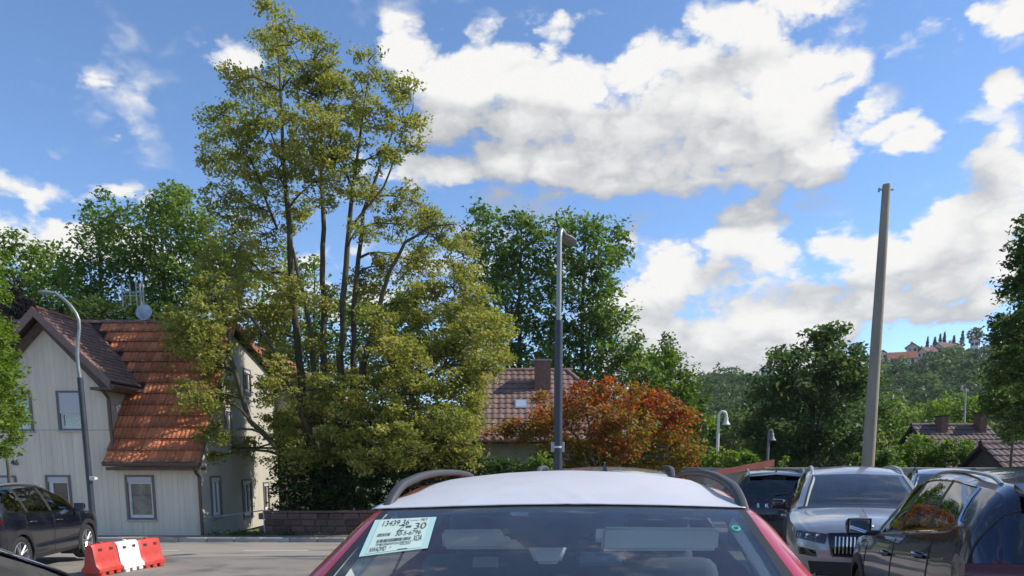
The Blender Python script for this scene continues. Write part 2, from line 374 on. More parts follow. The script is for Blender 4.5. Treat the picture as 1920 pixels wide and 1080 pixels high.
# ================================================================== houses
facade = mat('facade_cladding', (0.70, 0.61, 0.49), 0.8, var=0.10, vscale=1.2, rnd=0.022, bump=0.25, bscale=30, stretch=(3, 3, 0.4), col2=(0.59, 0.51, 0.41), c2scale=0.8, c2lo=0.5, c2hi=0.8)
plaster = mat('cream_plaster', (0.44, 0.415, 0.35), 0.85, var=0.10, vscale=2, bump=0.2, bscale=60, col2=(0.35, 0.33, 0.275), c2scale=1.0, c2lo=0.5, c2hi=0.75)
brown = mat('brown_wood', (0.115, 0.072, 0.055), 0.6, var=0.25, vscale=5, stretch=(1, 1, 1), bump=0.2)
barge = mat('bargeboard', (0.20, 0.12, 0.10), 0.55, var=0.15, vscale=5)
tilem = mat('roof_tile_red', (0.56, 0.175, 0.07), 0.8, var=0.25, vscale=9, rnd=0.28, col2=(0.065, 0.055, 0.035), c2scale=1.5, c2lo=0.50, c2hi=0.74, bump=0.2, bscale=50)
tileo = mat('ridge_tile_red', (0.36, 0.13, 0.07), 0.8, var=0.25, vscale=7, rnd=0.15, col2=(0.08, 0.07, 0.05), c2scale=4, c2lo=0.5, c2hi=0.7)
tiled = mat('roof_tile_brown', (0.23, 0.125, 0.095), 0.85, var=0.3, vscale=12, rnd=0.2, col2=(0.20, 0.17, 0.13), c2scale=2.5, c2lo=0.5, c2hi=0.75, bump=0.2)
tilep = mat('roof_tile_pinkish', (0.205, 0.125, 0.10), 0.8, var=0.18, vscale=6, rnd=0.22, col2=(0.10, 0.072, 0.065), c2scale=0.8, c2lo=0.52, c2hi=0.75)
tilef = mat('roof_tile_far', (0.125, 0.085, 0.08), 0.85, var=0.2, vscale=5, rnd=0.15)
under = mat('roof_underlay', (0.05, 0.035, 0.03), 0.9)
framew = mat('window_frame_white', (0.72, 0.71, 0.69), 0.45, var=0.05)
framed = mat('window_reveal', (0.16, 0.13, 0.125), 0.6)
shutter = mat('roller_shutter', (0.50, 0.50, 0.52), 0.5)
pane_m = glass('window_pane', (0.70, 0.74, 0.74), 2.1)
curtain_reflection = mat('curtain_reflection', (0.60, 0.66, 0.60), 0.9, var=0.35, vscale=3.5, col2=(0.12, 0.16, 0.17), c2scale=2.2, c2lo=0.42, c2hi=0.62)  # pale green reflection of the panes put into the colour of the curtains
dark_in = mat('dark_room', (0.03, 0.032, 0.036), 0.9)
pipem = mat('copper_brown_pipe', (0.11, 0.075, 0.06), 0.45, metal=0.3)
zinc = mat('zinc', (0.38, 0.40, 0.42), 0.45, metal=0.6, var=0.15)

def win_cells(x0, x1, dx, z0, top, wins, jitter=0.0):
    """split a wall into vertical boards with the window openings left out; yields xa, xb, za, zb0, zb1"""
    xs = set([x0, x1]); n = max(1, round((x1 - x0) / dx))
    for k in range(n + 1): xs.add(x0 + (x1 - x0) * k / n)
    cut = sorted(set(e for w in wins for e in w[:2] if x0 < e < x1))
    xs = sorted(x for x in xs if all(abs(x - c) > 0.05 for c in cut))
    xs = sorted(set(xs + cut + [x0, x1]))
    for a, b in zip(xs[:-1], xs[1:]):
        m = (a + b) / 2; ta, tb = top(a), top(b)
        holes = sorted((w[2], w[3]) for w in wins if w[0] - 1e-6 <= m <= w[1] + 1e-6)
        z = z0
        for h0, h1 in holes:
            if h0 > z: yield a, b, z, h0, h0
            z = h1
        if min(ta, tb) > z + 0.01: yield a, b, z, ta, tb

def wall_window(parent, base, plane, u0, u1, z0, z1, axis='x', facing=-1, shut=0.14, down=0.0, style='curtain_reflection', sash=0.0, wide=0.05, framecol=None):
    """window set in an opening: reveal frame, white sash, pane, shutter box, sill. axis: wall runs along x or y; facing: sign of the outward normal"""
    def P(u, d, z): return (u, plane + facing * d, z) if axis == 'x' else (plane + facing * d, u, z)
    def bx(mb, a, b, d0, d1, c, d):
        p, q = P(a, d0, c), P(b, d1, d)
        mb.box(min(p[0], q[0]), max(p[0], q[0]), min(p[1], q[1]), max(p[1], q[1]), c, d)
    fr = MB(); w = wide
    bx(fr, u0 - .02, u0 + w, -.22, .035, z0 - .02, z1 + .02); bx(fr, u1 - w, u1 + .02, -.22, .035, z0 - .02, z1 + .02)
    bx(fr, u0 + w, u1 - w, -.22, .033, z1 - w * .7, z1 + .02); bx(fr, u0 + w, u1 - w, -.22, .033, z0 - .02, z0 + w * .6)
    W = obj('window', fr, framecol or framed, parent, base)
    sb = MB(); bx(sb, u0 + w + .002, u1 - w - .002, -.06, .018, z1 - w * .7 - shut - down, z1 - w * .7 - .002)
    o = obj('shutter_box', sb, shutter, W)
    s = MB(); a, b, c, d = u0 + w + .003, u1 - w - .003, z0 + w * .6 + .003, z1 - w * .7 - shut - down - .003
    f = .06
    bx(s, a, a + f, -.12, -.03, c, d); bx(s, b - f, b, -.12, -.03, c, d); bx(s, a + f, b - f, -.12, -.031, c, c + f + .03); bx(s, a + f, b - f, -.12, -.031, d - f * .6, d)
    if sash: m = a + (b - a) * sash; bx(s, m - .035, m + .035, -.118, -.032, c + f + .03, d - f * .6)
    obj('sash', s, framew, W)
    p = MB(); bx(p, a + f * .5, b - f * .5, -.085, -.075, c + f * .5, d - f * .3); obj('pane', p, pane_m, W)
    r = MB(); bx(r, a, b, -.215, -.205, c, d); obj('curtain_reflection' if style == 'curtain_reflection' else 'room', r, curtain_reflection if style == 'curtain_reflection' else dark_in, W)
    sl = MB(); bx(sl, u0 - .05, u1 + .05, -.02, .07, z0 - .06, z0 - .022); obj('sill', sl, zinc, W)
    return W

def tile_mesh(w, l, mode='double', th=0.03):
    """clay pantile: rolled cross-section, drooping front lip; x across, y up the slope, z out"""
    n = 9; vs = []; fs = []
    for k in range(n):
        t = k / (n - 1)
        h = 0.028 * (0.5 - 0.5 * math.cos(2 * math.pi * t * (2 if mode == 'double' else 1)))
        x = (t - .5) * w
        vs += [(x, -l * .5, h + th + .012), (x, l * .5, h), (x, -l * .5 + .004, h - .012)]
    for k in range(n - 1):
        a, b = 3 * k, 3 * k + 3
        fs += [(a, b, b + 1, a + 1), (a + 2, b + 2, b, a)]
    me = bpy.data.meshes.new('roof_tile'); me.from_pydata(vs, [], fs)
    me.polygons.foreach_set('use_smooth', [True] * len(fs)); me.set_sharp_from_angle(angle=math.radians(50)); me.update()
    return me

def lay_tiles(parent, base, me, material, org, ud, vd, nu, nv, w, l, keep=lambda p: True, name='roof_tile', limit=300, jit=1.0):
    """lay a roof plane with single tiles; the ones past the limit become one joined part"""
    ud = Vector(ud).normalized(); vd = Vector(vd).normalized(); nd = ud.cross(vd)
    me.materials.clear(); me.materials.append(material)
    R = Matrix((ud, vd, nd)).transposed().to_4x4(); cnt = 0; rest = MB()
    for j in range(nv):
        for i in range(nu):
            p = Vector(org) + ud * ((i + .5) * w) + vd * ((j + .5) * l)
            if not keep(p): continue
            T = Matrix.Translation(p + nd * (rnd.uniform(0, .008) * jit)) @ R @ Euler((rnd.uniform(-.012, .012) * jit, rnd.uniform(-.02, .02) * jit, rnd.uniform(-.012, .012) * jit)).to_matrix().to_4x4()
            if cnt < limit:
                o = link(name, me, parent); o.matrix_basis = T
                cnt += 1
            else:
                rest.add([T @ v.co for v in me.vertices], [tuple(f.vertices) for f in me.polygons])
    if rest.v: tag(obj('roof_tile', rest, material, parent, smooth=40, fix=False), kind='stuff')

# ---------------------------------------------------------------- house 1: grey clad house with steep red roof
YF = 23.0
hb = Vector((-13.0, 26.5, -0.75))
H1 = thing('house', hb, 'grey clad house with a cross gable and a steep mossy red tiled roof', 'house')
XL = -17.6; ZG = -0.75
XR = V(376, 950, YF).x; XG = V(203, 790, YF).x; XV = V(374, 868, 22.55).x
ap = V(62, 577, 22.52); tp = V(207, 715, 22.52)                  # gable apex and front eave tip
GX, GZ = ap.x, ap.z; tipx, tipz = tp.x, tp.z; slope = (GZ - tipz) / (tipx - GX); gang = math.atan(slope)
def gable_top(x): return GZ - 0.17 - abs(x - GX) * slope
zE = V(280, 868, 22.55).z                                        # eave of the main roof
d_ = raydir(440, 605); rY = XV / d_.x * d_.y; rZ = V(440, 605, rY).z   # main ridge
def front_top(x):
    return gable_top(x) if x <= XG + 1e-6 else zE + 0.02
def wr(px0, px1, py0, py1):
    a = V(px0, py0, YF); b = V(px1, py1, YF); return (a.x, b.x, b.z, a.z)
W_up = wr(106, 158, 734, 806); W_up0 = wr(8, 63, 735, 807); W_g = wr(235, 293, 892, 973); W_g2 = wr(86, 139, 892, 990); W_g0 = wr(-18, 38, 893, 985)
wins = [W_up, W_up0, W_g, W_g2, W_g0]
bpart = None
def board(a, b, za, t0, t1, y0=YF, y1=YF + 0.06, gap=0.004, name='facade_board', m=facade):
    mb = MB(); mb.prism([(a + gap / 2, za), (b - gap / 2, za), (b - gap / 2, t1), (a + gap / 2, t0)], 'y', y0 + rnd.uniform(0, .006), y1)
    return obj(name, mb, m, H1, hb)
zs = V(100, 806.5, YF).z                                          # storey line
def ftop_low(x): return min(front_top(x), zs - 0.012)
for a, b, z0, t0, t1 in win_cells(XL, XG, 0.165, ZG, ftop_low, wins): board(a, b, z0, t0, t1)
for a, b, z0, t0, t1 in win_cells(XG, XR, 0.165, ZG, ftop_low, wins): board(a, b, z0, t0, t1)
for a, b, z0, t0, t1 in win_cells(XL, XG, 0.165, zs + 0.012, gable_top, wins): board(a, b, z0, t0, t1)
mb = MB(); mb.box(XL, XG, YF - .012, YF + .05, zs - .011, zs + .011); obj('storey_flashing', mb, zinc, H1, hb)
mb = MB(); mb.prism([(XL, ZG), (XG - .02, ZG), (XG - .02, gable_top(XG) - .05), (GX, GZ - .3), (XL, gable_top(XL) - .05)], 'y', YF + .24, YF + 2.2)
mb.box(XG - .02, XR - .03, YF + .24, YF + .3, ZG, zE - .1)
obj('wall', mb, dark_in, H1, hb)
# cheek of the cross gable (faces right) and side wall (faces right) with openings
d_ = raydir(520, 850); YB = XR / d_.x * d_.y
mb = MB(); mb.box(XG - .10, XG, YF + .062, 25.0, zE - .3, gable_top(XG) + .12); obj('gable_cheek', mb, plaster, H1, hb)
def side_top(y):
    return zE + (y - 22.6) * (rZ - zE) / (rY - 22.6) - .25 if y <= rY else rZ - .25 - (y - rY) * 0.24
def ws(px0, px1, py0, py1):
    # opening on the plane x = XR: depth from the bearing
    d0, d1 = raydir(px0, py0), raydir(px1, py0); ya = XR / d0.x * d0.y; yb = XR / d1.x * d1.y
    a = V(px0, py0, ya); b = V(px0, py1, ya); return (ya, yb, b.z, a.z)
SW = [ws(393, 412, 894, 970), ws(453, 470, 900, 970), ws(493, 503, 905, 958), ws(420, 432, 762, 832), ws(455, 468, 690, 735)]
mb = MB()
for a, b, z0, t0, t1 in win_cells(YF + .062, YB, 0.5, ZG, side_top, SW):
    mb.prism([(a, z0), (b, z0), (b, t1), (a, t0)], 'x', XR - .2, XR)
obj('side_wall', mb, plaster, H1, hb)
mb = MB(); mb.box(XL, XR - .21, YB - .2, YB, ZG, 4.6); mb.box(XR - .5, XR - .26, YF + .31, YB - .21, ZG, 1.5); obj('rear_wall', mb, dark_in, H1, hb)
for k, w in enumerate(SW): wall_window(H1, hb, XR, w[0], w[1], w[2], w[3], 'y', 1, shut=.1, style='room', sash=.5 if w[1] - w[0] > .8 else 0)
wall_window(H1, hb, YF, *W_up, 'x', -1, shut=.16, down=.46, style='room')
wall_window(H1, hb, YF, *W_up0, 'x', -1, shut=.16, style='curtain_reflection')
wall_window(H1, hb, YF, *W_g, 'x', -1, shut=.17, style='curtain_reflection')
wall_window(H1, hb, YF, *W_g2, 'x', -1, shut=.15, style='room', sash=.12)
wall_window(H1, hb, YF, *W_g0, 'x', -1, shut=.15, style='room')
# main roof slab
rd = Vector((0, rY - 22.55, rZ - zE)).normalized(); Ls = math.hypot(rY - 22.55, rZ - zE)
rn = Vector((1, 0, 0)).cross(rd)
mb = MB()
def slab(pts, n, th):
    q = [Vector(p) for p in pts]; n = Vector(n).normalized(); k = len(q)
    mb.add(q + [p - n * th for p in q], [tuple(range(k)), tuple(range(k, 2 * k))[::-1]] + [(i, k + i, k + (i + 1) % k, (i + 1) % k) for i in range(k)])
# front slope only outside the cross gable: left edge follows the valley
vz = lambda y: zE + (y - 22.55) * (rZ - zE) / (rY - 22.55)
def valley_x(z): return GX + (GZ - z) / slope
slab([(XG + .03, 22.62, zE + .10), (XV, 22.55, zE), (XV, rY, rZ), (-17.4, rY, rZ), (GX, min(rY - .05, 22.55 + (GZ - zE) / (rZ - zE) * (rY - 22.55)), GZ), (XG + .03, 22.55 + (tipz - zE) / (rZ - zE) * (rY - 22.55), tipz)], rn, .12)
slab([(XV, rY, rZ), (XV, YB + .4, rZ - (YB + .4 - rY) * .24), (-17.4, YB + .4, rZ - (YB + .4 - rY) * .24), (-17.4, rY, rZ)], (0, .23, 1), .12)
R1 = obj('roof', mb, under, H1, hb)
def keep1(p):
    if p.z < tipz - .12: return p.x > XG + .12
    return not (p.x < valley_x(p.z) + 0.05 and p.z < GZ + .1)
nv = 13; tl = Ls / nv
lay_tiles(R1, hb, tile_mesh(.255, tl * 1.12, 'double', .06), tilem, Vector((-16.1, 22.55, zE)) + rn * .004, (1, 0, 0), rd, 26, nv, (XV + 16.1) / 26, tl, keep1)
# rear slope, seen only at its verge: one joined sheet of tiles
mt = tile_mesh(.5, .55); back = MB()
for j in range(9):
    for i in range(4):
        p = Vector((XV - .25 - i * .5, rY + .3 + j * .54, rZ - (.3 + j * .54) * .24 + .02))
        back.add([Matrix.Translation(p) @ Euler((-math.atan(.24), 0, math.pi)).to_matrix() .to_4x4() @ v.co for v in mt.vertices], [tuple(f.vertices) for f in mt.polygons])
tag(obj('rear_tiles', back, tileo, R1), kind='stuff')
# ridge tiles (half round), verge tiles
def half_tile(L, r):
    mb = MB(); n = 7; vs = []
    for k in range(n):
        a = math.pi * k / (n - 1); vs += [(-L / 2, r * math.cos(a) * 1.08, r * math.sin(a) * 1.08), (L / 2, r * math.cos(a), r * math.sin(a))]
    mb.add(vs, [(2 * k, 2 * k + 1, 2 * k + 3, 2 * k + 2) for k in range(n - 1)])
    me = bpy.data.meshes.new('ridge_tile'); me.from_pydata(mb.v, [], mb.f); me.polygons.foreach_set('use_smooth', [True] * len(mb.f)); me.update(); return me
ht = half_tile(.40, .11); ht.materials.append(tiled)
for k in range(20):
    o = link('ridge_tile', ht, R1); o.matrix_basis = Matrix.Translation((XV - .2 - k * .37, rY, rZ - .02 + rnd.uniform(-.01, .01)))
ho = half_tile(.38, .10); ho.materials.append(tileo)
# cross gable roof
mb = MB(); yA = 22.52; yB2 = 22.55 + (GZ - zE) / (rZ - zE) * (rY - 22.55)
nr = Vector((math.sin(gang), 0, math.cos(gang))); nl = Vector((-nr.x, 0, nr.z))
vy = 22.55 + (tipz - zE) / ((rZ - zE) / (rY - 22.55))
slab([(GX, yA, GZ), (tipx, yA, tipz), (tipx, vy + .05, tipz), (GX, yB2, GZ)], nr, .10)
lx = GX - 3.3; lz = GZ - 3.3 * slope
slab([(GX, yA, GZ), (GX, yB2 + .6, GZ), (lx, yB2 + .6, lz), (lx, yA, lz)], nl, .10)
R2 = obj('gable_roof', mb, under, H1, hb)
gd = Vector((GX - tipx, 0, GZ - tipz)).normalized(); gl = math.hypot(GX - tipx, GZ - tipz)
ng = 17; gt = gl / ng
def keepg(p):
    return p.y < 22.55 + (p.z - zE) / ((rZ - zE) / (rY - 22.55)) + .06
mg = tile_mesh(.17, gt * 1.12, 'single', .018)
lay_tiles(R2, hb, mg, tiled, Vector((tipx, yA + .02, tipz)) + nr * .006, (0, 1, 0), gd, 17, ng, .167, gt, keepg)
for k in range(8):
    o = link('ridge_tile', ho, R2); o.matrix_basis = Matrix.Translation((GX, yA + .2 + k * .36, GZ - .01 + rnd.uniform(-.012, .012))) @ Matrix.Rotation(math.pi / 2, 4, 'Z')
# bargeboards
mb = MB()
mb.prism([(GX, GZ + .03), (tipx + .02, tipz + .03), (tipx - .02, tipz - .20), (GX, GZ - .25)], 'y', yA - .06, yA - .01); obj('bargeboard', mb, barge, H1, hb)
mb = MB(); mb.prism([(GX - .002, GZ + .03), (GX - .002, GZ - .25), (lx + .02, lz - .20), (lx - .02, lz + .03)], 'y', yA - .06, yA - .01); obj('bargeboard', mb, barge, H1, hb)
mb = MB(); mb.prism([(GX, GZ - .26), (tipx - .15, tipz - .17), (tipx - .45, tipz - .17), (GX, GZ - .50)], 'y', yA + .28, YF - .02); mb.prism([(GX - .002, GZ - .26), (GX - .002, GZ - .5), (lx + .3, lz - .17), (lx, lz - .17)], 'y', yA + .28, YF - .02)
obj('soffit', mb, brown, H1, hb)
# verge boards of the right gable
mb = MB(); mb.prism([(22.5, zE - .14), (rY, rZ - .16), (rY, rZ + .06), (22.5, zE + .05)], 'x', XV, XV + .03); obj('verge_board', mb, barge, H1, hb)
mb = MB(); ye = YB + .4; ze = rZ - (ye - rY) * .24; mb.prism([(rY + .001, rZ - .16), (ye, ze - .18), (ye, ze + .02), (rY + .001, rZ + .06)], 'x', XV, XV + .03); obj('verge_board', mb, tileo, H1, hb)
# gutters and downpipes
mb = MB(); mb.tube([(XG + .02, 22.47, zE - .02), (XV + .04, 22.47, zE - .05)], .075, 10); obj('gutter', mb, pipem, H1, hb)
mb = MB(); mb.box(XG + .05, XV, 22.56, YF - .01, zE - .22, zE - .12); obj('eave_soffit', mb, brown, H1, hb)
mb = MB(); mb.tube([(XR + .05, 22.5, zE - .08), (XR + .03, 22.75, zE - .3), (XR + .03, 22.95, zE - .42), (XR + .03, 22.95, ZG + .02)], .05, 10); obj('downpipe', mb, pipem, H1, hb)
mb = MB(); mb.tube([(XG + .10, 22.60, tipz - .24), (XG + .10, 22.9, tipz - .42), (XG + .10, 22.93, tipz - .6), (XG + .13, 22.9, zE + .45)], .05, 10); obj('downpipe', mb, pipem, H1, hb)
mb = MB(); mb.tube([(tipx + .03, yA - .02, tipz - .14), (tipx + .03, vy, tipz - .12)], .07, 10); mb.prism([(tipx - .62, tipz - .16), (tipx + .02, tipz - .16), (tipx + .02, tipz - .24), (tipx - .62, tipz - .24)], 'y', yA, YF + .9)
obj('gable_gutter', mb, brown, H1, hb)
# house number
def text_part(body, size, parent, material, M4, name='lettering', extrude=0.004):
    cu = bpy.data.curves.new('lettering', 'FONT'); cu.body = body; cu.size = size; cu.extrude = extrude; cu.align_x = 'CENTER'; cu.align_y = 'CENTER'
    t = bpy.data.objects.new('tmp_text', cu); COL.objects.link(t)
    bpy.context.view_layer.update()
    me = bpy.data.meshes.new_from_object(t.evaluated_get(bpy.context.evaluated_depsgraph_get()))
    bpy.data.objects.remove(t); me.materials.clear(); me.materials.append(material)
    o = link(name, me, parent); o.matrix_basis = M4
    return o
p = V(28, 868, YF)
text_part('46', .24, H1, mat('black_metal', (.02, .02, .022), .4), Matrix.Translation(Vector((p.x, YF - .02, p.z)) - hb) @ Matrix.Rotation(math.pi / 2, 4, 'X'), 'house_number', .01)
galv2 = mat('dull_white_metal', (.40, .40, .38), .5, var=.15)
# aerial and dish on the ridge
ab = V(268, 606, rY)
A1 = thing('roof_aerial', (ab.x, rY, rZ + .05), 'pale television aerial mast with upright rods on the red roof ridge', 'aerial')
whitem = mat('weathered_white', (.62, .60, .55), .5, var=.15)
mb = MB(); mb.tube([(ab.x, rY, rZ - .1), (ab.x - .02, rY, rZ + 1.25)], .035, 8); obj('mast', mb, galv2, A1, A1.location)
mb = MB(); mb.tube([(ab.x - .62, rY - .03, rZ + .98), (ab.x + .12, rY - .03, rZ + .98)], .018, 6); mb.tube([(ab.x - .62, rY - .03, rZ + .86), (ab.x + .1, rY - .03, rZ + .86)], .014, 6); obj('boom', mb, galv2, A1, A1.location)
for dx, h0, h1 in ((-.6, .5, 1.28), (-.34, .55, 1.22), (-.12, .52, 1.35), (.1, .3, 1.42)):
    mb = MB(); mb.tube([(ab.x + dx, rY - .05, rZ + h0), (ab.x + dx, rY - .05, rZ + h1)], .024, 6); obj('rod', mb, galv2, A1, A1.location)
D1 = thing('satellite_dish', (ab.x + .1, rY - .15, rZ + .05), 'grey satellite dish on the red roof ridge beside the aerial', 'satellite dish')
mb = MB(); mb.lathe([(0.0, .07), (.1, .06), (.18, .035), (.27, 0.0), (.275, -.01), (.18, .02), (0, .05)], (0, 0, 0), 'y', 24)
o = obj('dish', mb, zinc, D1, smooth=60); o.location = (.03, 0, .26); o.rotation_euler = (math.radians(-15), 0, 0)
mb = MB(); mb.tube([(.03, .05, -.1), (.03, .05, .26)], .02, 6); mb.tube([(.03, 0, .05), (.03, -.28, .18)], .012, 6); obj('mount', mb, zinc, D1)

# rear annexe of house 1 behind the main tree
ax = thing('annexe', (-8.2, 31.8, -.75), 'cream rear annexe with an orange tiled roof half hidden behind the big tree', 'house')
mb = MB(); mb.prism([(-10.0, -.75), (-7.4, -.75), (-7.4, 4.1), (-8.7, 5.0), (-10.0, 5.9)], 'y', 31.0, 35.5); obj('wall', mb, plaster, ax, ax.location)
mb = MB(); mb.prism([(-10.2, 6.1), (-7.15, 4.0), (-7.15, 4.16), (-10.2, 6.26)], 'y', 30.8, 35.7); obj('roof', mb, tileo, ax, ax.location)
mb = MB(); mb.box(-9.0, -8.3, 30.97, 31.01, 2.2, 3.4); obj('window', mb, framed, ax, ax.location)

# ---------------------------------------------------------------- stone garden wall, single blocks
sb = Vector((-4.0, 23.2, -.72))
SWL = thing('garden_wall', sb, 'low wall of reddish stone blocks under the dark hedge by the road', 'wall')
stonem = mat('red_sandstone', (.125, .068, .058), .9, var=.3, vscale=4, rnd=.35, bump=.5, bscale=25, col2=(.07, .075, .05), c2scale=2, c2lo=.5, c2hi=.7)
mortar = mat('mortar', (.13, .115, .10), .95, var=.2, vscale=8)
mb = MB(); mb.box(-7.62, 2.0, 23.03, 23.30, -.8, .02); obj('mortar_core', mb, mortar, SWL, sb)
for r in range(4):
    x = -7.64 - (.18 if r % 2 else 0)
    while x < 1.8:
        L = rnd.uniform(.34, .62); h = .185
        mb = MB(); mb.rbox((x + L / 2, 23.14, -.70 + r * .2 + h / 2), (L - .02, .30 + rnd.uniform(-.02, .02), h), .016, seg=1); obj('stone_block', mb, stonem, SWL, sb); x += L
mb = MB(); mb.box(-7.65, 2.0, 22.98, 23.33, .105, .155); obj('coping', mb, stonem, SWL, sb)
# thin handrail posts at the house corner
rb = Vector((-8.6, 22.95, -.65))
RL = thing('hand_railing', rb, 'thin grey metal railing along the base of the cream side wall', 'railing')
mb = MB(); mb.tube([V(378, 972, 22.95), V(494, 957, 23.0)], .018, 6); obj('rail', mb, zinc, RL, rb)
for px, py in ((494, 957), (380, 971)):
    a = V(px, py, 23.0); mb = MB(); mb.tube([a, (a.x, a.y, -.68)], .02, 6); obj('post', mb, zinc, RL, rb)

# ---------------------------------------------------------------- house 2: pink-brown tiled roof with chimney
h2 = Vector((1.0, 37, -1.0))
H2 = thing('house', h2, 'low house with a pinkish brown tiled roof, brick chimney and skylight behind the red tree', 'house')
Y2 = 33.0; z2 = V(900, 826, Y2).z; yr2, zr2 = 37.3, V(960, 695, 37.3).z
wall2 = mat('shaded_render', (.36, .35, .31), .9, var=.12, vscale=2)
mb = MB(); mb.box(-1.9, 5.4, Y2 + .6, 41, -1.05, z2 - .02); obj('wall', mb, wall2, H2, h2)
XL2, XR2, XRr = -2.15, 6.0, V(1062, 695, yr2).x
mb = MB()
n2 = Vector((0, -(zr2 - z2), yr2 - Y2)).normalized()
slab([(XL2, Y2, z2), (XR2, Y2, z2), (XRr, yr2, zr2), (XL2, yr2, zr2)], n2, .14)
slab([(XR2, Y2 + .01, z2), (XR2, 41.6, z2), (XRr, yr2, zr2)], (zr2 - z2, 0, XR2 - XRr), .13)
slab([(XRr, yr2 + .005, zr2), (XR2, 41.6, z2), (XL2, 41.6, z2), (XL2, yr2 + .005, zr2)], (0, .6, .7), .13)
R3 = obj('roof', mb, under, H2, h2)
v2 = Vector((0, yr2 - Y2, zr2 - z2)); L2 = v2.length; nv2 = 14; t2 = L2 / nv2
chx0, chx1 = V(1001, 700, 36.6).x, V(1031, 700, 36.6).x
def keep2(p):
    f = (p.y - Y2) / (yr2 - Y2); return p.x < XR2 + (XRr - XR2) * f - .06
lay_tiles(R3, h2, tile_mesh(.30, t2 * 1.1, 'single', .022), tilep, Vector((XL2, Y2 - .02, z2)) + n2 * .01, (1, 0, 0), v2, 27, nv2, .298, t2, keep2)
hr = half_tile(.42, .12); hr.materials.append(tilep)
for k in range(13):
    o = link('ridge_tile', hr, R3); o.matrix_basis = Matrix.Translation((XL2 + .2 + k * .39, yr2, zr2))
hv = (Vector((XR2, Y2, z2)) - Vector((XRr, yr2, zr2)));
for k in range(15):
    p = Vector((XRr, yr2, zr2)) + hv * ((k + .5) / 15)
    o = link('hip_tile', hr, R3); o.matrix_basis = Matrix.Translation(p) @ hv.to_track_quat('X', 'Z').to_matrix().to_4x4()
mb = MB(); mb.tube([(XL2, Y2 - .1, z2 - .06), (XR2, Y2 - .1, z2 - .06)], .08, 8); obj('gutter', mb, under, H2, h2)
# chimney with real courses of brick
brickm = mat('chimney_brick', (.19, .10, .075), .9, var=.3, vscale=6, rnd=.3)
zc0, zc1 = V(1016, 745, 35.6).z, V(1016, 680, 36.6).z
cy = 36.25
mb = MB(); mb.box(chx0 + .02, chx1 - .02, cy - .33, cy + .33, zc0 - .4, zc1); CH = obj('chimney', mb, mortar, H2, h2)
bm_ = MB(); rows = 20; bh = (zc1 - zc0 + .3) / rows
for r in range(rows):
    z = zc0 - .3 + r * bh; off = .11 if r % 2 else 0
    n = 4; wdt = (chx1 - chx0) / n
    for k in range(n + (1 if off else 0)):
        a = max(chx0, chx0 + k * wdt - off); b = min(chx1, chx0 + (k + 1) * wdt - off)
        if b - a > .05: bm_.box(a + .008, b - .008, cy - .345, cy - .2, z + .008, z + bh - .004)
    for k in range(4): bm_.box(chx1 - .15, chx1 + .0125, cy - .19 + k * .13, cy - .19 + k * .13 + .115, z + .008, z + bh - .004)
tag(obj('brick', bm_, brickm, CH), kind='stuff')
mb = MB(); mb.box(chx0 - .07, chx1 + .07, cy - .42, cy + .42, zc1 + .002, zc1 + .07); obj('chimney_cap', mb, mat('concrete', (.36, .35, .33), .85, var=.15), CH)
# skylight
a, b = V(965, 759, 34.9), V(988, 776, 34.9)
f = (lambda x, t, o: tuple(Vector((x, Y2, z2)) + v2 * t + n2 * o))
t0, t1 = .42, .53
mb = MB(); q = [f(a.x, t0, .09), f(b.x, t0, .09), f(b.x, t1, .12), f(a.x, t1, .12)]; slab(q, n2, .1); SK = obj('skylight', mb, zinc, H2, h2)
mb = MB(); d = .05; q = [f(a.x + d, t0 + .012, .1), f(b.x - d, t0 + .012, .1), f(b.x - d, t1 - .012, .13), f(a.x + d, t1 - .012, .13)]; slab(q, n2, .005); obj('pane', mb, mat('skylight_glass', (.35, .42, .48), .08, spec=.8), SK)

# ---------------------------------------------------------------- houses 3 and 4 on the right: corrugated tile roofs
def tiled_house(name, label, x0, x1, Y, zt, run, drop, base, wallm, tm, w=.22, l=.38, wallz=-1.0):
    t = thing('house', base, label, 'house'); b = Vector(base)
    mb = MB(); mb.prism([(Y - run + .3, wallz), (Y + run - .3, wallz), (Y + run - .3, zt - drop), (Y, zt - .15), (Y - run + .3, zt - drop)], 'x', x0 + .2, x1 - .2); obj('wall', mb, wallm, t, b)
    vd = Vector((0, run, drop)); nn = Vector((0, -drop, run)).normalized()
    mb2 = MB()
    q = [Vector(p) for p in ((x0, Y - run, zt - drop), (x1, Y - run, zt - drop), (x1, Y, zt), (x0, Y, zt))]
    mb2.add(q + [p - nn * .1 for p in q], [(0, 1, 2, 3), (7, 6, 5, 4), (0, 4, 5, 1), (1, 5, 6, 2), (2, 6, 7, 3), (3, 7, 4, 0)])
    q = [Vector(p) for p in ((x0, Y + .004, zt), (x1, Y + .004, zt), (x1, Y + run, zt - drop), (x0, Y + run, zt - drop))]; n3 = Vector((0, drop, run)).normalized()
    mb2.add(q + [p - n3 * .1 for p in q], [(0, 1, 2, 3), (7, 6, 5, 4), (0, 4, 5, 1), (1, 5, 6, 2), (2, 6, 7, 3), (3, 7, 4, 0)])
    R = obj('roof', mb2, under, t, b)
    nvv = max(3, int(vd.length / l)); nuu = int((x1 - x0) / w)
    lay_tiles(R, b, tile_mesh(w, vd.length / nvv * 1.1, 'single', .03), tm, Vector((x0, Y - run, zt - drop)) + nn * .01, (1, 0, 0), vd, nuu, nvv, (x1 - x0) / nuu, vd.length / nvv, limit=300)
    hr = half_tile(.42, .11); hr.materials.append(tm)
    for k in range(int((x1 - x0) / .4)):
        o = link('ridge_tile', hr, R); o.matrix_basis = Matrix.Translation((x0 + .2 + k * .4, Y, zt))
    return t, b
Y3 = 34.0; a = V(1708, 798, Y3); c = V(1852, 798, Y3)
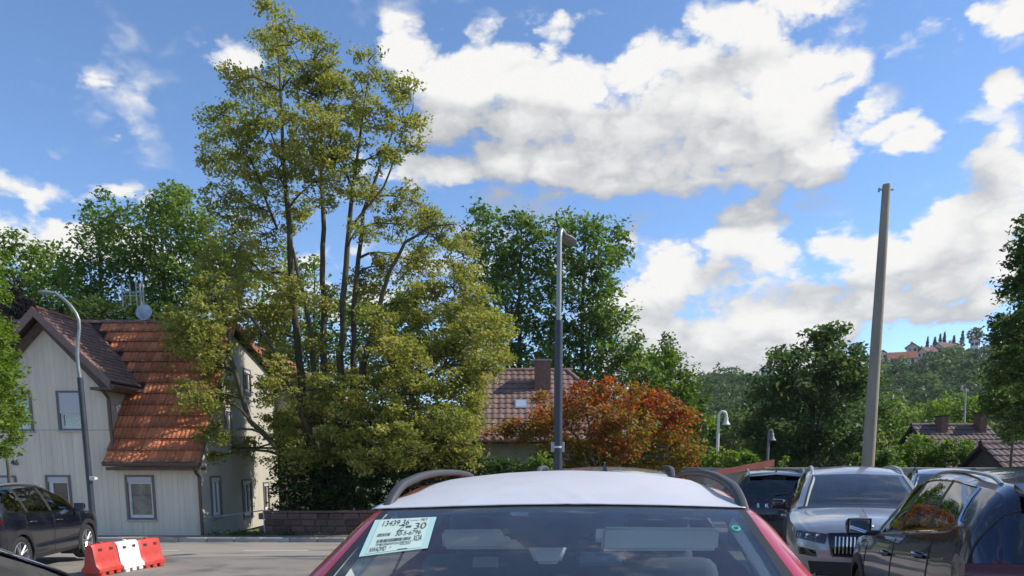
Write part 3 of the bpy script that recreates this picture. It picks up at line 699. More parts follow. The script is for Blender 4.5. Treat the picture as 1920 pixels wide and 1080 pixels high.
H3, b3 = tiled_house('house', 'low house with a dark purplish tiled roof and brick chimney behind shrubs on the right', a.x, c.x, Y3, a.z, 3.2, 2.2, (20, 34, -1.0), wall2, tilef)
for px in (1764, 1836):
    p = V(px, 800, Y3 - .3); q = V(px, 782 if px < 1800 else 776, Y3 - .3)
    mb = MB(); mb.box(p.x - .15, p.x + .15, Y3 - .6, Y3 - .1, p.z - .6, q.z); c_ = obj('chimney', mb, brickm, H3, b3)
    mb = MB(); mb.box(p.x - .19, p.x + .19, Y3 - .64, Y3 - .06, q.z + .002, q.z + .07); obj('chimney_cap', mb, under, c_)
Y4 = 26.0; a = V(1838, 832, Y4)
H4, b4 = tiled_house('house', 'dark tiled roof edge below the columnar tree at the right margin', a.x, a.x + 9, Y4, a.z, 2.4, 1.5, (20, 26, -.8), mat('dark_timber', (.07, .06, .055), .8), tilef)
p = V(1811, 728, 38)
A2 = thing('aerial_mast', (p.x, 38, 2.5), 'thin white mast standing behind the dark tiled roof on the right', 'mast')
mb = MB(); q = V(1808, 800, 38); mb.tube([(q.x, 38, -1), (q.x, 38, q.z), p], [.05, .045, .04], 8); obj('pole', mb, galv2, A2, A2.location)
mb = MB(); mb.tube([(p.x - .22, 38, p.z - .1), (p.x + .15, 38, p.z - .1)], .03, 6); mb.rbox((p.x - .2, 38, p.z), (.10, .1, .25), .03); obj('crosspiece', mb, galv2, A2, A2.location)

# ---------------------------------------------------------------- shed with red fascia behind the parked cars
S0 = Vector((7.0, 22.5, -.3))
SH = thing('shed', S0, 'low grey shed with a red fascia board behind the dark parked car', 'shed')
a, b = V(1335, 889, 21.5), V(1452, 868, 22.5)
redw = mat('red_fascia', (.22, .045, .03), .6, var=.2, vscale=5)
mb = MB(); mb.add([(a.x, 21.5, a.z - .06), (b.x, 22.5, b.z - .10), (b.x, 22.5, b.z + .10), (a.x, 21.5, a.z + .08), (a.x, 21.6, a.z - .06), (b.x, 22.6, b.z - .10), (b.x, 22.6, b.z + .10), (a.x, 21.6, a.z + .08)],
              [(0, 1, 2, 3), (7, 6, 5, 4), (0, 4, 5, 1), (1, 5, 6, 2), (2, 6, 7, 3), (3, 7, 4, 0)]); obj('fascia', mb, redw, SH, S0)
mb = MB(); mb.box(a.x + .1, 15.5, 22.7, 25.0, -.6, V(1500, 884, 22.7).z); obj('wall', mb, mat('shed_wall', (.30, .28, .25), .9, var=.15), SH, S0)
mb = MB(); mb.box(a.x - .05, 15.7, 22.61, 25.2, V(1500, 884, 22.7).z + .002, V(1500, 884, 22.7).z + .10); obj('roof', mb, mat('flat_roof', (.22, .22, .215), .8, var=.2), SH, S0)
# ================================================================== poles, lamps, barriers
darkpole = mat('dark_blue_paint', (.035, .042, .058), .45, var=.2, vscale=4)
galv = mat('galvanised', (.27, .28, .28), .45, metal=.5, var=.12, vscale=8)
# left lamp: dark lower tube, pale bent upper tube, flat head pointing left
Y = 20.0; b = V(177, 1012, Y); base = Vector((b.x, Y, gz(b.x, Y)))
def lean(px, py, Y=20.0): return V(px, py, Y)
L1 = thing('street_lamp', base, 'tall street lamp with a swan neck standing in front of the grey clad house', 'street lamp', group='street lamps of the car park')
j = lean(150, 708)
mb = MB(); mb.tube([base, (base.x, Y, .8), j], [.085, .08, .074], 14); obj('lower_pole', mb, darkpole, L1, base, smooth=60)
pts = [(j.x, Y, j.z - .02)] + [lean(*p) for p in ((147, 690), (145, 668), (146, 640), (149, 615), (148, 600), (143, 588), (133, 574), (121, 562), (110, 554), (103, 550))]
mb = MB(); mb.tube(pts, [.046] * 4 + [.04] * 7, 12); obj('upper_pole', mb, galv, L1, base, smooth=60)
a, c = lean(107, 551), lean(73, 549)
mb = MB(); prof = [(0, .03), (.12, .075), (.3, .085), (.42, .06), (.5, .01)]
n = 10; vs = []; d = (c - a); Lh = d.length; d.normalize()
for t, r in [(0, .045), (.06, .06), (.16, .10), (.3, .12), (.42, .09), (Lh, .03)]:
    for i in range(n):
        an = 2 * math.pi * i / n
        vs.append(a + d * t + Vector((0, 1, 0)) * (r * 1.3 * math.cos(an)) + Vector((0, 0, 1)) * (r * .55 * math.sin(an) + .01))
fs = [(k * n + i, k * n + (i + 1) % n, (k + 1) * n + (i + 1) % n, (k + 1) * n + i) for k in range(5) for i in range(n)] + [tuple(range(n))[::-1], tuple(range(5 * n, 6 * n))]
mb.add(vs, fs); obj('lamp_head', mb, galv, L1, base, smooth=60)
p = V(171, 897, Y - .1); mb = MB(); mb.rbox((p.x + .02, Y - .08, p.z), (.15, .04, .1), .008); mb.lathe([(.1, -.03), (.1, .03)], (p.x, Y, p.z), 'z', 16); obj('band_clip', mb, whitem, L1, base)
# middle lamp: head turned away
Y = 17.0; top, j = V(1049, 436, Y), V(1047.5, 601, Y); bx = V(1046, 880, Y).x; base = Vector((bx, Y, gz(bx, Y)))
L2_ = thing('street_lamp', base, 'street lamp with dark lower pole in front of the pinkish tiled roof and red tree', 'street lamp', group='street lamps of the car park')
mb = MB(); mb.tube([base, (bx, Y, 2.0), (j.x, Y, j.z)], [.10, .095, .09], 14); obj('lower_pole', mb, darkpole, L2_, base, smooth=60)
mb = MB(); mb.tube([(j.x, Y, j.z - .02), (j.x, Y, top.z - .1), (j.x + .02, Y + .03, top.z + .02), (j.x + .05, Y + .12, top.z + .09), (j.x + .10, Y + .3, top.z + .11), (j.x + .16, Y + .5, top.z + .08)], [.06, .055, .052, .05, .05, .05], 12); obj('upper_pole', mb, galv, L2_, base, smooth=60)
mb = MB(); a = Vector((j.x + .12, Y + .42, top.z + .08)); d = Vector((.42, .9, -.12)).normalized(); vs = []
s_ = d.cross(Vector((0, 0, 1))).normalized()
for t, r in [(0, .05), (.08, .07), (.2, .11), (.4, .13), (.55, .09), (.64, .03)]:
    for i in range(n):
        an = 2 * math.pi * i / n; vs.append(a + d * t + s_ * (r * 1.3 * math.cos(an)) + Vector((0, 0, 1)) * (r * .6 * math.sin(an)))
mb.add(vs, fs); obj('lamp_head', mb, galv, L2_, base, smooth=60)
p = V(1046, 838, Y - .1)
for dx, w in ((-.10, .10), (.11, .08)): mb = MB(); mb.rbox((p.x + dx, Y + .02, p.z), (w, .12, .22), .01); obj('control_box', mb, zinc, L2_, base)
mb = MB(); mb.lathe([(.099, -.02), (.103, -.02), (.103, .02), (.099, .02)], (p.x, Y, p.z), 'z', 18); obj('steel_band', mb, whitem, L2_, base)
# crook lamps with bell shades
def crook(px, py0, py1, Y, wpx, label, m=None):
    m = m or whitem
    a, t = V(px, py0, Y), V(px + 1, py1 + 14, Y); s = Y / F
    base = Vector((a.x, Y, -.8)); L = thing('crook_lamp', base, label, 'street lamp', group='white crook lamps')
    r = wpx * s / 2; pts = [(a.x, Y, -.8), (a.x, Y, t.z)]
    for k in range(1, 9): an = math.pi * k / 9; pts.append((a.x + r - r * math.cos(an), Y, t.z + r * math.sin(an) * 1.15))
    pts.append((a.x + 2 * r, Y, t.z - .05)); 
    mb = MB(); mb.tube(pts, [.06, .052] + [.048] * (len(pts) - 2), 10); obj('pole', mb, m, L, base, smooth=60)
    cz = t.z - .03; R = 8 * s
    mb = MB(); mb.lathe([(.03, cz), (.07, cz - .02), (R * .45, cz - R * .7), (R * .62, cz - R * 1.3), (R * 1.0, cz - R * 1.75), (R * .95, cz - R * 1.78), (R * .55, cz - R * 1.3), (.03, cz - .1)], (a.x + 2 * r, Y, 0), 'z', 18); obj('bell_shade', mb, m, L, base, smooth=60)
crook(1345, 846, 766, 26, 14, 'white crook lamp with bell shade right beside the red tree')
crook(1440, 846, 796, 34, 6, 'small pale crook lamp in front of the dark broad tree', mat('tree_shade_grey', (.17, .18, .18), .6))  # the tree's shade on this lamp is put into its darker colour
# utility pole
Y = 20.0; b = V(1627, 872, Y); t = V(1662.5, 346, Y); base = Vector((b.x, Y, gz(b.x, Y) - .05))
UP = thing('utility_pole', base, 'tall bare tapering concrete pole rising behind the silver car', 'pole')
conc = mat('pole_concrete', (.29, .255, .205), .9, var=.2, vscale=3, bump=.4, bscale=25, stretch=(1, 1, .35), col2=(.19, .17, .145), c2scale=1.5, c2lo=.5, c2hi=.7)
mb = MB(); mb.tube([base, (b.x, Y, 2), (b.x, Y, 5.5), (t.x, Y, t.z - .02), (t.x, Y, t.z)], [.17, .158, .128, .098, .095], 20); obj('shaft', mb, conc, UP, base, smooth=60)
mb = MB(); p = V(1661, 356, Y); mb.tube([(p.x - .18, Y - .02, p.z), (p.x + .18, Y - .02, p.z)], .022, 6); mb.rbox((p.x - .17, Y, p.z), (.04, .06, .09), .008); obj('top_bolt', mb, zinc, UP, base)
# barriers: red, white, red plastic blocks in a line
def barrier(loc, rz, m, label, L=.61):
    o = thing('traffic_barrier', loc, label, 'barrier', 'plastic barrier blocks beside the black car', rz)
    mb = MB()
    prof = [(-.18, .07), (-.18, .13), (-.125, .19), (-.11, .26), (-.075, .50), (-.05, .54), (.05, .54), (.075, .50), (.11, .26), (.125, .19), (.18, .13), (.18, .07)]
    bm = bmesh.new()
    ny = 13; ring = []
    for k in range(ny):
        y = -L / 2 + L * k / (ny - 1); e = .012 if k in (0, ny - 1) else 0
        groove = .02 if k == 6 else 0
        ring.append([bm.verts.new((x * (1 - groove * 2) - (e if x > 0 else -e), y, z - e)) for x, z in prof])
    for k in range(ny - 1):
        for i in range(len(prof)): bm.faces.new((ring[k][i], ring[k][(i + 1) % len(prof)], ring[k + 1][(i + 1) % len(prof)], ring[k + 1][i]))
    bm.faces.new(ring[0][::-1]); bm.faces.new(ring[-1])
    bm.verts.index_update(); mb.add([v.co for v in bm.verts], [[v.index for v in f.verts] for f in bm.faces]); bm.free()
    obj('body', mb, m, o, smooth=35)
    for y in (-.2, 0.0, .2):
        f = MB(); f.rbox((0, y, .035), (.34, .12, .072), .012, seg=1); obj('foot', f, m, o)
    for y in (-.14, .14):
        s = MB(); s.rbox((.088, y, .44), (.012, .09, .05), .005, seg=1); s.rbox((-.088, y, .44), (.012, .09, .05), .005, seg=1); q = obj('hand_slot', s, under, o)
    s = MB(); s.rbox((0, .0, .548), (.05, .07, .03), .01); obj('filler_cap', s, m, o)
    s = MB(); s.box(.083, .0855, .02, .11, .33, .45); q = obj('label_plate', s, whitem, o); q.rotation_euler = (0, -.13, 0); q.location = (-.02, 0, 0)
    return o
redp = mat('red_plastic', (.50, .045, .03), .5, var=.15, vscale=5, col2=(.34, .09, .07), c2scale=5, c2lo=.52, c2hi=.75); whp = mat('white_plastic', (.74, .72, .66), .55, var=.1, vscale=6, col2=(.45, .42, .37), c2scale=5, c2lo=.55, c2hi=.8)
d = Vector((.24, 1.85, 0)).normalized(); rz = -math.atan2(d.x, d.y)
for k, (m, lb) in enumerate(((redp, 'red plastic barrier block nearest, left of the white block'), (whp, 'white plastic barrier block between two red blocks'), (redp, 'red plastic barrier block at the far end, right of the white block'))):
    p = Vector((-7.06, 12.75, 0)) + d * (k * .63); p.z = gz(p.x, p.y); barrier(p, rz + (0, .03, -.06)[k], m, lb)
# ================================================================== cars
black_pl = mat('black_plastic', (.022, .022, .024), .55, var=.15, vscale=8)
grey_pl = mat('grey_plastic', (.045, .046, .05), .5, var=.15, vscale=10)
gloss_bk = mat('gloss_black', (.008, .008, .01), .12, coat=.5)
rubber = mat('tyre_rubber', (.02, .02, .021), .85, var=.15)
alloy = mat('alloy', (.55, .55, .56), .3, metal=.85)
chrome = mat('chrome', (.75, .76, .78), .12, metal=1.0)
seatm = mat('seat_cloth', (.07, .072, .08), .9, var=.2, vscale=12)
lining = mat('headlining', (.66, .63, .56), .95)
win_dark = glass('car_glass_tinted', (.07, .08, .085), 1.9)
win_clear = glass('car_windscreen', (.86, .93, .94), 2.2, dust=.035)
lampglass = glass('lamp_lens', (.8, .82, .85), 1.6)
tailred = mat('tail_light_red', (.07, .004, .004), .2, coat=.6)
refl_m = mat('mirror_glass', (.8, .8, .8), .02, metal=1.0)

KS = dict(
    zt=[(0, .70), (.03, .80), (.08, .875), (.16, .93), (.3, .97), (.6, 1.015), (1.0, 1.06), (1.12, 1.08), (1.3, 1.178), (1.5, 1.285), (1.75, 1.398), (1.95, 1.476), (2.1, 1.515), (2.3, 1.55), (2.55, 1.573), (2.85, 1.583), (3.15, 1.58), (3.5, 1.563), (3.75, 1.54), (3.93, 1.505), (3.97, 1.46), (4.08, 1.30), (4.2, 1.12), (4.24, 1.06), (4.31, .97), (4.36, .86), (4.38, .74)],
    cr=[(0, .05), (.2, .06), (1.0, .05), (1.12, .012), (1.95, .022), (2.3, .045), (3.0, .055), (3.8, .05), (4.0, .03), (4.2, .03), (4.38, .04)],
    wb=[(0, .58), (.04, .68), (.12, .775), (.3, .85), (.6, .895), (1.1, .905), (2.2, .92), (3.3, .918), (3.8, .895), (4.1, .865), (4.25, .825), (4.34, .755), (4.38, .66)],
    wc=[(0, .52), (.06, .62), (.15, .69), (.3, .74), (.6, .77), (1.0, .785), (1.12, .765), (1.5, .70), (1.95, .628), (2.4, .61), (3.3, .60), (3.8, .575), (3.95, .57), (4.2, .66), (4.28, .68), (4.38, .56)],
    zb=[(0, .58), (.12, .80), (.3, .88), (.7, .94), (1.12, .985), (2.2, 1.015), (3.2, 1.05), (3.6, 1.085), (3.9, 1.12), (4.05, 1.10), (4.2, 1.02), (4.3, .93), (4.38, .70)],
    zl=[(0, .30), (.2, .24), (.5, .22), (3.8, .22), (4.2, .28), (4.38, .36)])
FR = [0, .05, .13, .21, .29, .37, .45, .53, .61, .69, .77, .85, .93, 1.0]      # heights between sill and belt
NB = 1 + len(FR)                                                                # index of the belt row
class Car:
    def __init__(s, L=4.38, W=1.84, H=1.583, belt=0.0, zt_patch=None, screen_top=1.95, shear=0.0):
        s.L, s.W, s.H = L, W, H; s.screen_top = screen_top; s.shear_amt = shear; kl, kw, kh = L / 4.38, W / 1.84, H / 1.583
        s.kl, s.kw, s.kh = kl, kw, kh
        def fn(key, k):
            a = np.array(KS[key] if not (zt_patch and key in zt_patch) else zt_patch[key]); xs = a[:, 0] * kl; ys = a[:, 1] * k
            # smooth (monotone cubic) interpolation
            h = np.diff(xs); d = np.diff(ys) / h; m = np.zeros(len(xs)); m[0], m[-1] = d[0], d[-1]
            for i in range(1, len(xs) - 1):
                m[i] = 0 if d[i - 1] * d[i] <= 0 else 2 * d[i - 1] * d[i] / (d[i - 1] + d[i])
            def f(x):
                x = min(max(x, 0), L); i = min(int(np.searchsorted(xs, x, 'right')) - 1, len(h) - 1); t = (x - xs[i]) / h[i]
                return (2 * t**3 - 3 * t**2 + 1) * ys[i] + (t**3 - 2 * t**2 + t) * h[i] * m[i] + (-2 * t**3 + 3 * t**2) * ys[i + 1] + (t**3 - t**2) * h[i] * m[i + 1]
            return f
        s.zt, s.cr, s.wb, s.wc, s.zb0, s.zl = fn('zt', kh), fn('cr', kh), fn('wb', kw), fn('wc', kw), fn('zb', kh), fn('zl', 1)
        s.belt = belt
        s.rows_cache = {}
    def section(s, S):
        k = round(S, 4)
        if k in s.rows_cache: return s.rows_cache[k]
        zt, cr, wb, wc, zl = s.zt(S), s.cr(S), s.wb(S), s.wc(S), s.zl(S)
        zc = zt - cr; zb = min(s.zb0(S) + s.belt, zc - .012)
        r = [(0.0, zl)]
        for f in FR:
            z = zl + (zb - zl) * f
            w = wb + (-.16 if f == 0 else -.05 if f == .05 else -.02 if f == .13 else .006 * math.sin(math.pi * f) + (-.012 if f == .93 else -.03 if f == 1.0 else 0))
            # sculpted side: a soft crease below the belt and a hollow above the sill
            if .2 < f < .9: w += .010 * math.cos((f - .70) * 9) - .006
            r.append((w, z))
        w0, z0 = r[-1]
        for t in (.07, .36, .66, .90):
            r.append((w0 + (wc - w0) * t + .022 * math.sin(math.pi * t) * min(1, (zc - zb) / .3), z0 + (zc - z0) * t))
        r.append((wc + .004, zc - min(.02, (zc - zb) * .1)))
        for u in (.955, .925, .885, .70, .46, .22, 0.0):
            r.append((wc * u, zt - cr * u * u - (.004 if u == .955 else 0.0) * min(1, cr / .03)))
        s.rows_cache[k] = r
        return r
    def y(s, S): return S - s.L / 2
    def ys(s, S, j):
        """row j of the section leans forward towards the roof in the rear third"""
        if not s.shear_amt or j <= NB - 1: return s.y(S)
        t = min(1, (j - NB + 1) / 5); e = np.interp(S / s.kl, [2.3, 3.0, 3.7, 3.97], [0, .4, 1, 0])
        return s.y(S) - s.shear_amt * t * e
    def width_at(s, S, z):
        r = s.section(S)[1:]; ws = [a[0] for a in r]; zs = [a[1] for a in r]
        if z > zs[-1] or z < zs[0]: return -1
        return float(np.interp(z, np.maximum.accumulate(zs), ws))
    def topz(s, S, x):
        u = abs(x) / s.wc(S); return s.zt(S) - s.cr(S) * u * u
    def front_s(s, x, z, a=0.0, b=1.2):
        n = 60
        for k in range(n + 1):
            S = a + (b - a) * k / n
            if s.width_at(S, z) >= abs(x) - 1e-6:
                lo, hi = max(S - (b - a) / n, a), S
                for _ in range(9):
                    m = (lo + hi) / 2
                    if s.width_at(m, z) >= abs(x) - 1e-6: hi = m
                    else: lo = m
                return hi
        return b
    def rear_s(s, x, z):
        for k in range(61):
            S = s.L - 1.2 * s.kl * k / 60
            if s.width_at(S, z) >= abs(x) - 1e-6:
                lo, hi = S, min(S + .02 * s.kl, s.L)
                for _ in range(9):
                    m = (lo + hi) / 2
                    if s.width_at(m, z) >= abs(x) - 1e-6: lo = m
                    else: hi = m
                return lo
        return s.L - 1.2
    # curved patches lying on the body
    def patch(s, kind, q, nu, nv, off, skirt=.012):
        """q: corners p00,p10,p11,p01 in (x,z) for front/rear, (s,z) for side, (x,s) for top; off: metres proud"""
        mb = MB(); P = []
        for j in range(nv + 1):
            for i in range(nu + 1):
                u, v = i / nu, j / nv
                a = (1 - u) * (1 - v) * q[0][0] + u * (1 - v) * q[1][0] + u * v * q[2][0] + (1 - u) * v * q[3][0]
                b = (1 - u) * (1 - v) * q[0][1] + u * (1 - v) * q[1][1] + u * v * q[2][1] + (1 - u) * v * q[3][1]
                P.append(s.on(kind, a, b, off))
        n = nu + 1; mb.v = P; mb.f = [(j * n + i, j * n + i + 1, (j + 1) * n + i + 1, (j + 1) * n + i) for j in range(nv) for i in range(nu)]
        if skirt:
            c = np.mean(np.array(P), axis=0)
            ring = [i for i in range(n)] + [j * n + nu for j in range(1, nv + 1)] + [nv * n + i for i in range(nu - 1, -1, -1)] + [j * n for j in range(nv - 1, 0, -1)]
            dirv = {'front': Vector((0, 1, 0)), 'rear': Vector((0, -1, 0)), 'top': Vector((0, 0, -1))}.get(kind)
            o = len(mb.v)
            for i in ring:
                p = Vector(mb.v[i]); d = dirv if dirv else Vector((-1 if p.x > 0 else 1, 0, 0)); mb.v.append(tuple(p + d * skirt))
            m = len(ring); mb.f += [(ring[k], ring[(k + 1) % m], o + (k + 1) % m, o + k) for k in range(m)]
        return mb
    def on(s, kind, a, b, off):
        if kind == 'front': return (a, s.y(s.front_s(a, b)) - off, b)
        if kind == 'rear': return (a, s.y(s.rear_s(a, b)) + off, b)
        if kind == 'top':
            e = .01; z = s.topz(b, a); dz = (s.topz(b + e, a) - s.topz(b - e, a)) / (2 * e); dx = (s.topz(b, a + e) - s.topz(b, a - e)) / (2 * e)
            nrm = Vector((-dx, -dz, 1)).normalized(); p = Vector((a, s.y(b), z)) + nrm * off; return tuple(p)
        sg = 1 if kind == 'side+' else -1
        return (sg * (s.width_at(a, b) + off), s.y(a), b)

WM = {}
def wheel_parts(root, x, y, R, w, sg, rim_m, spokes=5):
    """tyre with rim, spokes and hub as sub-parts"""
    t = MB(); h = w / 2; r0 = R * .68
    t.lathe([(r0, -h * .8), (R * .86, -h), (R * .96, -h * .92), (R, -h * .6), (R, h * .6), (R * .96, h * .92), (R * .86, h), (r0, h * .8), (r0, -h * .8)], (0, 0, 0), 'x', 32)
    T = obj('wheel', t, rubber, root, smooth=50); T.location = (x, y, R)
    r = MB(); o = sg * h
    r.lathe([(r0 + .004, o * .86), (r0 * .96, o * .9), (r0 * .93, o * .7), (r0 * .92, -o * .6)], (0, 0, 0), 'x', 32)
    obj('rim', r, rim_m, T, smooth=50)
    b = MB(); b.lathe([(0.001, o * .2), (r0 * .9, o * .2), (r0 * .9, o * .1)], (0, 0, 0), 'x', 24); obj('brake_disc', b, grey_pl, T)
    sp = MB()
    for k in range(spokes):
        a = 2 * math.pi * k / spokes
        for da in (-.16, .16):
            c0, c1 = a + da * .5, a + da * 1.35
            p0 = (o * .62, .12 * r0 * math.cos(c0), .12 * r0 * math.sin(c0)); p1 = (o * .80, r0 * .95 * math.cos(c1), r0 * .95 * math.sin(c1))
            sp.tube([p0, p1], [r0 * .085, r0 * .07], 6)
    sp.lathe([(0.001, o * .78), (r0 * .15, o * .76), (r0 * .2, o * .55), (r0 * .2, o * .3)], (0, 0, 0), 'x', 16)
    obj('spoke', sp, rim_m, T, smooth=40)

def make_car(label,  group, loc, rz, car, body_m, facing, rail=None, rail_h=.06, rail_w=.021, chrome_trim=None, wheels=True, glass_side=None, glass_front=None, interior=True, detail='front', clad=True, rim=None, fin=True, tailgate_text=None, tail_dz=0.0, wide_rear=False, mirror_m=None):
    c = car; root = thing('parked_car', loc, label, 'car', group, rz)
    kl = c.kl; L = c.L; gs = glass_side or win_dark; gf = glass_front or win_clear
    sW0, sW1 = 1.12 * kl, c.screen_top * kl; sR0, sR1 = 3.98 * kl, 4.19 * kl; sG0, sG1 = 1.32 * kl, 3.78 * kl
    sB, sC = (2.30 * kl, 2.39 * kl), (3.16 * kl, 3.24 * kl)
    st = sorted(set([0, .015, .03, .055] + [round(.08 + .05 * k, 4) for k in range(int((L - .16) / .05))] + [L - .08, L - .055, L - .03, L - .015, L]))
    key = [sW0, sW1, sR0, sR1, sG0, sG1, *sB, *sC, 1.22 * kl, 2.345 * kl, 3.34 * kl, .16 * kl, 1.06 * kl]
    st = sorted([s for s in st if all(abs(s - k) > .02 for k in key)] + key)
    G = [c.section(s) for s in st]; nr = len(G[0]); ns = len(st)
    wheel_s = (.87 * kl, 3.52 * kl); RW = .345 * c.kh; RA = RW + .055
    parts = {}
    def put(name, quad): parts.setdefault(name, []).append(quad)
    def vert(i, j, sg): w, z = G[i][j]; return (sg * w, c.ys(st[i], j), z)
    iBelt = NB - 1; iTop = iBelt + 5                 # belt row, corner row
    for i in range(ns - 1):
        sm = (st[i] + st[i + 1]) / 2
        for j in range(nr - 1):
            zm = (G[i][j][1] + G[i + 1][j][1] + G[i][j + 1][1] + G[i + 1][j + 1][1]) / 4
            for sg in (1, -1):
                name = 'body'
                if 1 <= j < iBelt and any(math.hypot(sm - ws, zm - RW) < RA for ws in wheel_s): continue
                if j < 3 and clad: name = 'sill_cladding'
                elif iBelt > j >= 3:
                    sd = '+' if sg > 0 else '-'
                    if 1.22 * kl < sm < 2.345 * kl: name = 'front_door' + sd
                    elif 2.345 * kl < sm < 3.34 * kl: name = 'rear_door' + sd
                elif j == iBelt and 1.25 * kl < sm < 3.8 * kl: name = 'window_trim'
                elif iBelt < j < iBelt + 4 and sG0 < sm < sG1:
                    sd = '+' if sg > 0 else '-'
                    if sB[0] < sm < sB[1] or sC[0] < sm < sC[1]: name = 'window_pillar' + sd + ('b' if sm < sB[1] else 'c')
                    else: name = ('front_window' if sm < sB[0] else 'rear_window' if sm < sC[0] else 'quarter_window') + sd
                elif j >= iTop:
                    k = j - iTop
                    if sW0 < sm < sW1: name = 'windscreen' if k >= 3 else 'windscreen_seal' if k >= 2 else 'body'
                    elif sR0 < sm < sR1: name = 'tailgate_window' if k >= (1 if wide_rear else 2) else 'body'
                    elif .16 * kl < sm < 1.06 * kl: name = 'bonnet'
                    elif 1.06 * kl < sm < sW0: name = 'windscreen_seal'
                if sm > sR1 and j >= 5 and name == 'body': name = 'tailgate'
                q = [vert(i, j, sg), vert(i + 1, j, sg), vert(i + 1, j + 1, sg), vert(i, j + 1, sg)]
                put(name, q if sg > 0 else q[::-1])
    # end caps
    for i in (0, ns - 1):
        for j in range(1, nr - 1):
            a = [vert(i, j, 1), vert(i, j + 1, 1), vert(i, j + 1, -1), vert(i, j, -1)]
            put('body' if (j >= 4) else 'sill_cladding', a if i == 0 else a[::-1])
    matof = {'sill_cladding': black_pl, 'window_trim': chrome_trim or gloss_bk, 'window_pillar': black_pl, 'windscreen': gf, 'windscreen_seal': black_pl, 'tailgate_window': gs}
    doors = {}
    for name, quads in parts.items():
        idx = {}; mb = MB()
        for q in quads:
            f = []
            for p in q:
                k = (round(p[0], 5), round(p[1], 5), round(p[2], 5))
                if k not in idx: idx[k] = len(mb.v); mb.v.append(p)
                if not f or f[-1] != idx[k]: f.append(idx[k])
            if len(set(f)) >= 3: mb.f.append(tuple(dict.fromkeys(f)))
        nm = 'window_pillar' if name.startswith('window_pillar') else name.rstrip('+-')
        m = matof.get(nm, gs if nm in ('front_window', 'rear_window', 'quarter_window') else body_m)
        o = obj({'front_window': 'side_window', 'rear_window': 'side_window', 'quarter_window': 'quarter_window', 'front_door': 'door', 'rear_door': 'door'}.get(nm, nm), mb, m, root, smooth=32)
        if nm == 'windscreen_seal': pass
        if 'door' in nm: doors[name] = o
    # door gaps and handles
    for sg in (1, -1):
        sd = 'side+' if sg > 0 else 'side-'; sn = '+' if sg > 0 else '-'
        g = MB()
        for S in (1.22 * kl, 2.345 * kl, 3.34 * kl):
            g = MB(); pts = [c.on(sd, S, z, .001) for z in np.linspace(c.zl(S) + .10, c.zb0(S) + c.belt - .03, 12)]
            g.tube(pts, .0045, 5); obj('door_gap', g, black_pl, root)
        for dn, S in (('front_door', 2.16 * kl), ('rear_door', 3.14 * kl)):
            if dn + sn not in doors: continue
            h = MB(); z = c.zb0(S) + c.belt - .14
            p0, p1, p2, p3 = [c.on(sd, S + d, z, o) for d, o in ((-.11, .004), (-.08, .035), (.07, .035), (.10, .004))]
            h.tube([p0, p1, p2, p3], [.012, .015, .015, .012], 8); obj('handle', h, body_m, doors[dn + sn], smooth=60)
        # mirror
        ms = 1.44 * kl; zb = c.zb0(ms) + c.belt; x0 = c.wb(ms)
        mm = MB(); mm.rbox((sg * (x0 + .10), c.y(ms) - .02, zb + .085), (.19, .13, .135), .045, Euler((0, 0, sg * .25)), 4); M_ = obj('door_mirror', mm, mirror_m or body_m, root, smooth=60)
        ar = MB(); ar.rbox((sg * (x0 + .0), c.y(ms), zb + .03), (.14, .07, .045), .015); obj('mirror_arm', ar, black_pl, M_, smooth=60)
        mg = MB(); mg.rbox((sg * (x0 + .10), c.y(ms) + .045, zb + .085), (.165, .006, .11), .003, Euler((0, 0, sg * .25))); obj('mirror_glass', mg, refl_m, M_)
        ml = MB(); ml.rbox((sg * (x0 + .10), c.y(ms) + .038, zb + .085), (.198, .014, .135), .006, Euler((0, 0, sg * .25))); obj('mirror_bezel', ml, black_pl, M_)
        # wheel arch: cladding ring and dark well, wheel
        for ws in wheel_s:
            a = MB(); n = 22; r0, r1 = RW + .025, RA + (.055 if clad else .03)
            vs = []
            for k in range(n + 1):
                an = math.pi * (-.10 + 1.20 * k / n)
                for r, o in ((r0, -.03), (r0, .012), (r0 + (r1 - r0) * .5, .016), (r1, .010), (r1 + .004, -.02)):
                    S = ws + r * math.cos(an); z = max(.14, RW + r * math.sin(an)); zz = min(max(z, c.section(min(max(S, .02), L - .02))[1][1] + .005), c.section(min(max(S, .02), L - .02))[iBelt][1] - .01)
                    w = c.width_at(min(max(S, .02), L - .02), zz); wref = c.width_at(ws, RW + .25)
                    w = max(w, wref - .03) if 0.25 < S < L - .2 else max(w, .55)
                    vs.append((sg * (w + o), c.y(S), z))
            a.add(vs, [(k * 5 + i, k * 5 + i + 1, (k + 1) * 5 + i + 1, (k + 1) * 5 + i) for k in range(n) for i in range(4)])
            obj('arch_cladding', a, black_pl if clad else body_m, root, smooth=50)
            wl = MB(); xo = c.wb(ws) - .03; wl.lathe([(.001, .50), (RA + .03, .50), (RA + .035, xo)], (0, 0, 0), 'x', 24)
            if sg < 0: wl.v = [(-x, y, z) for x, y, z in wl.v]
            wl.v = [(x, y + c.y(ws), max(.12, z + RW)) for x, y, z in wl.v]
            obj('wheel_well', wl, black_pl, root)
            if wheels: wheel_parts(root, sg * (c.wb(ws) - .125), c.y(ws), RW, .225, sg, rim or alloy)
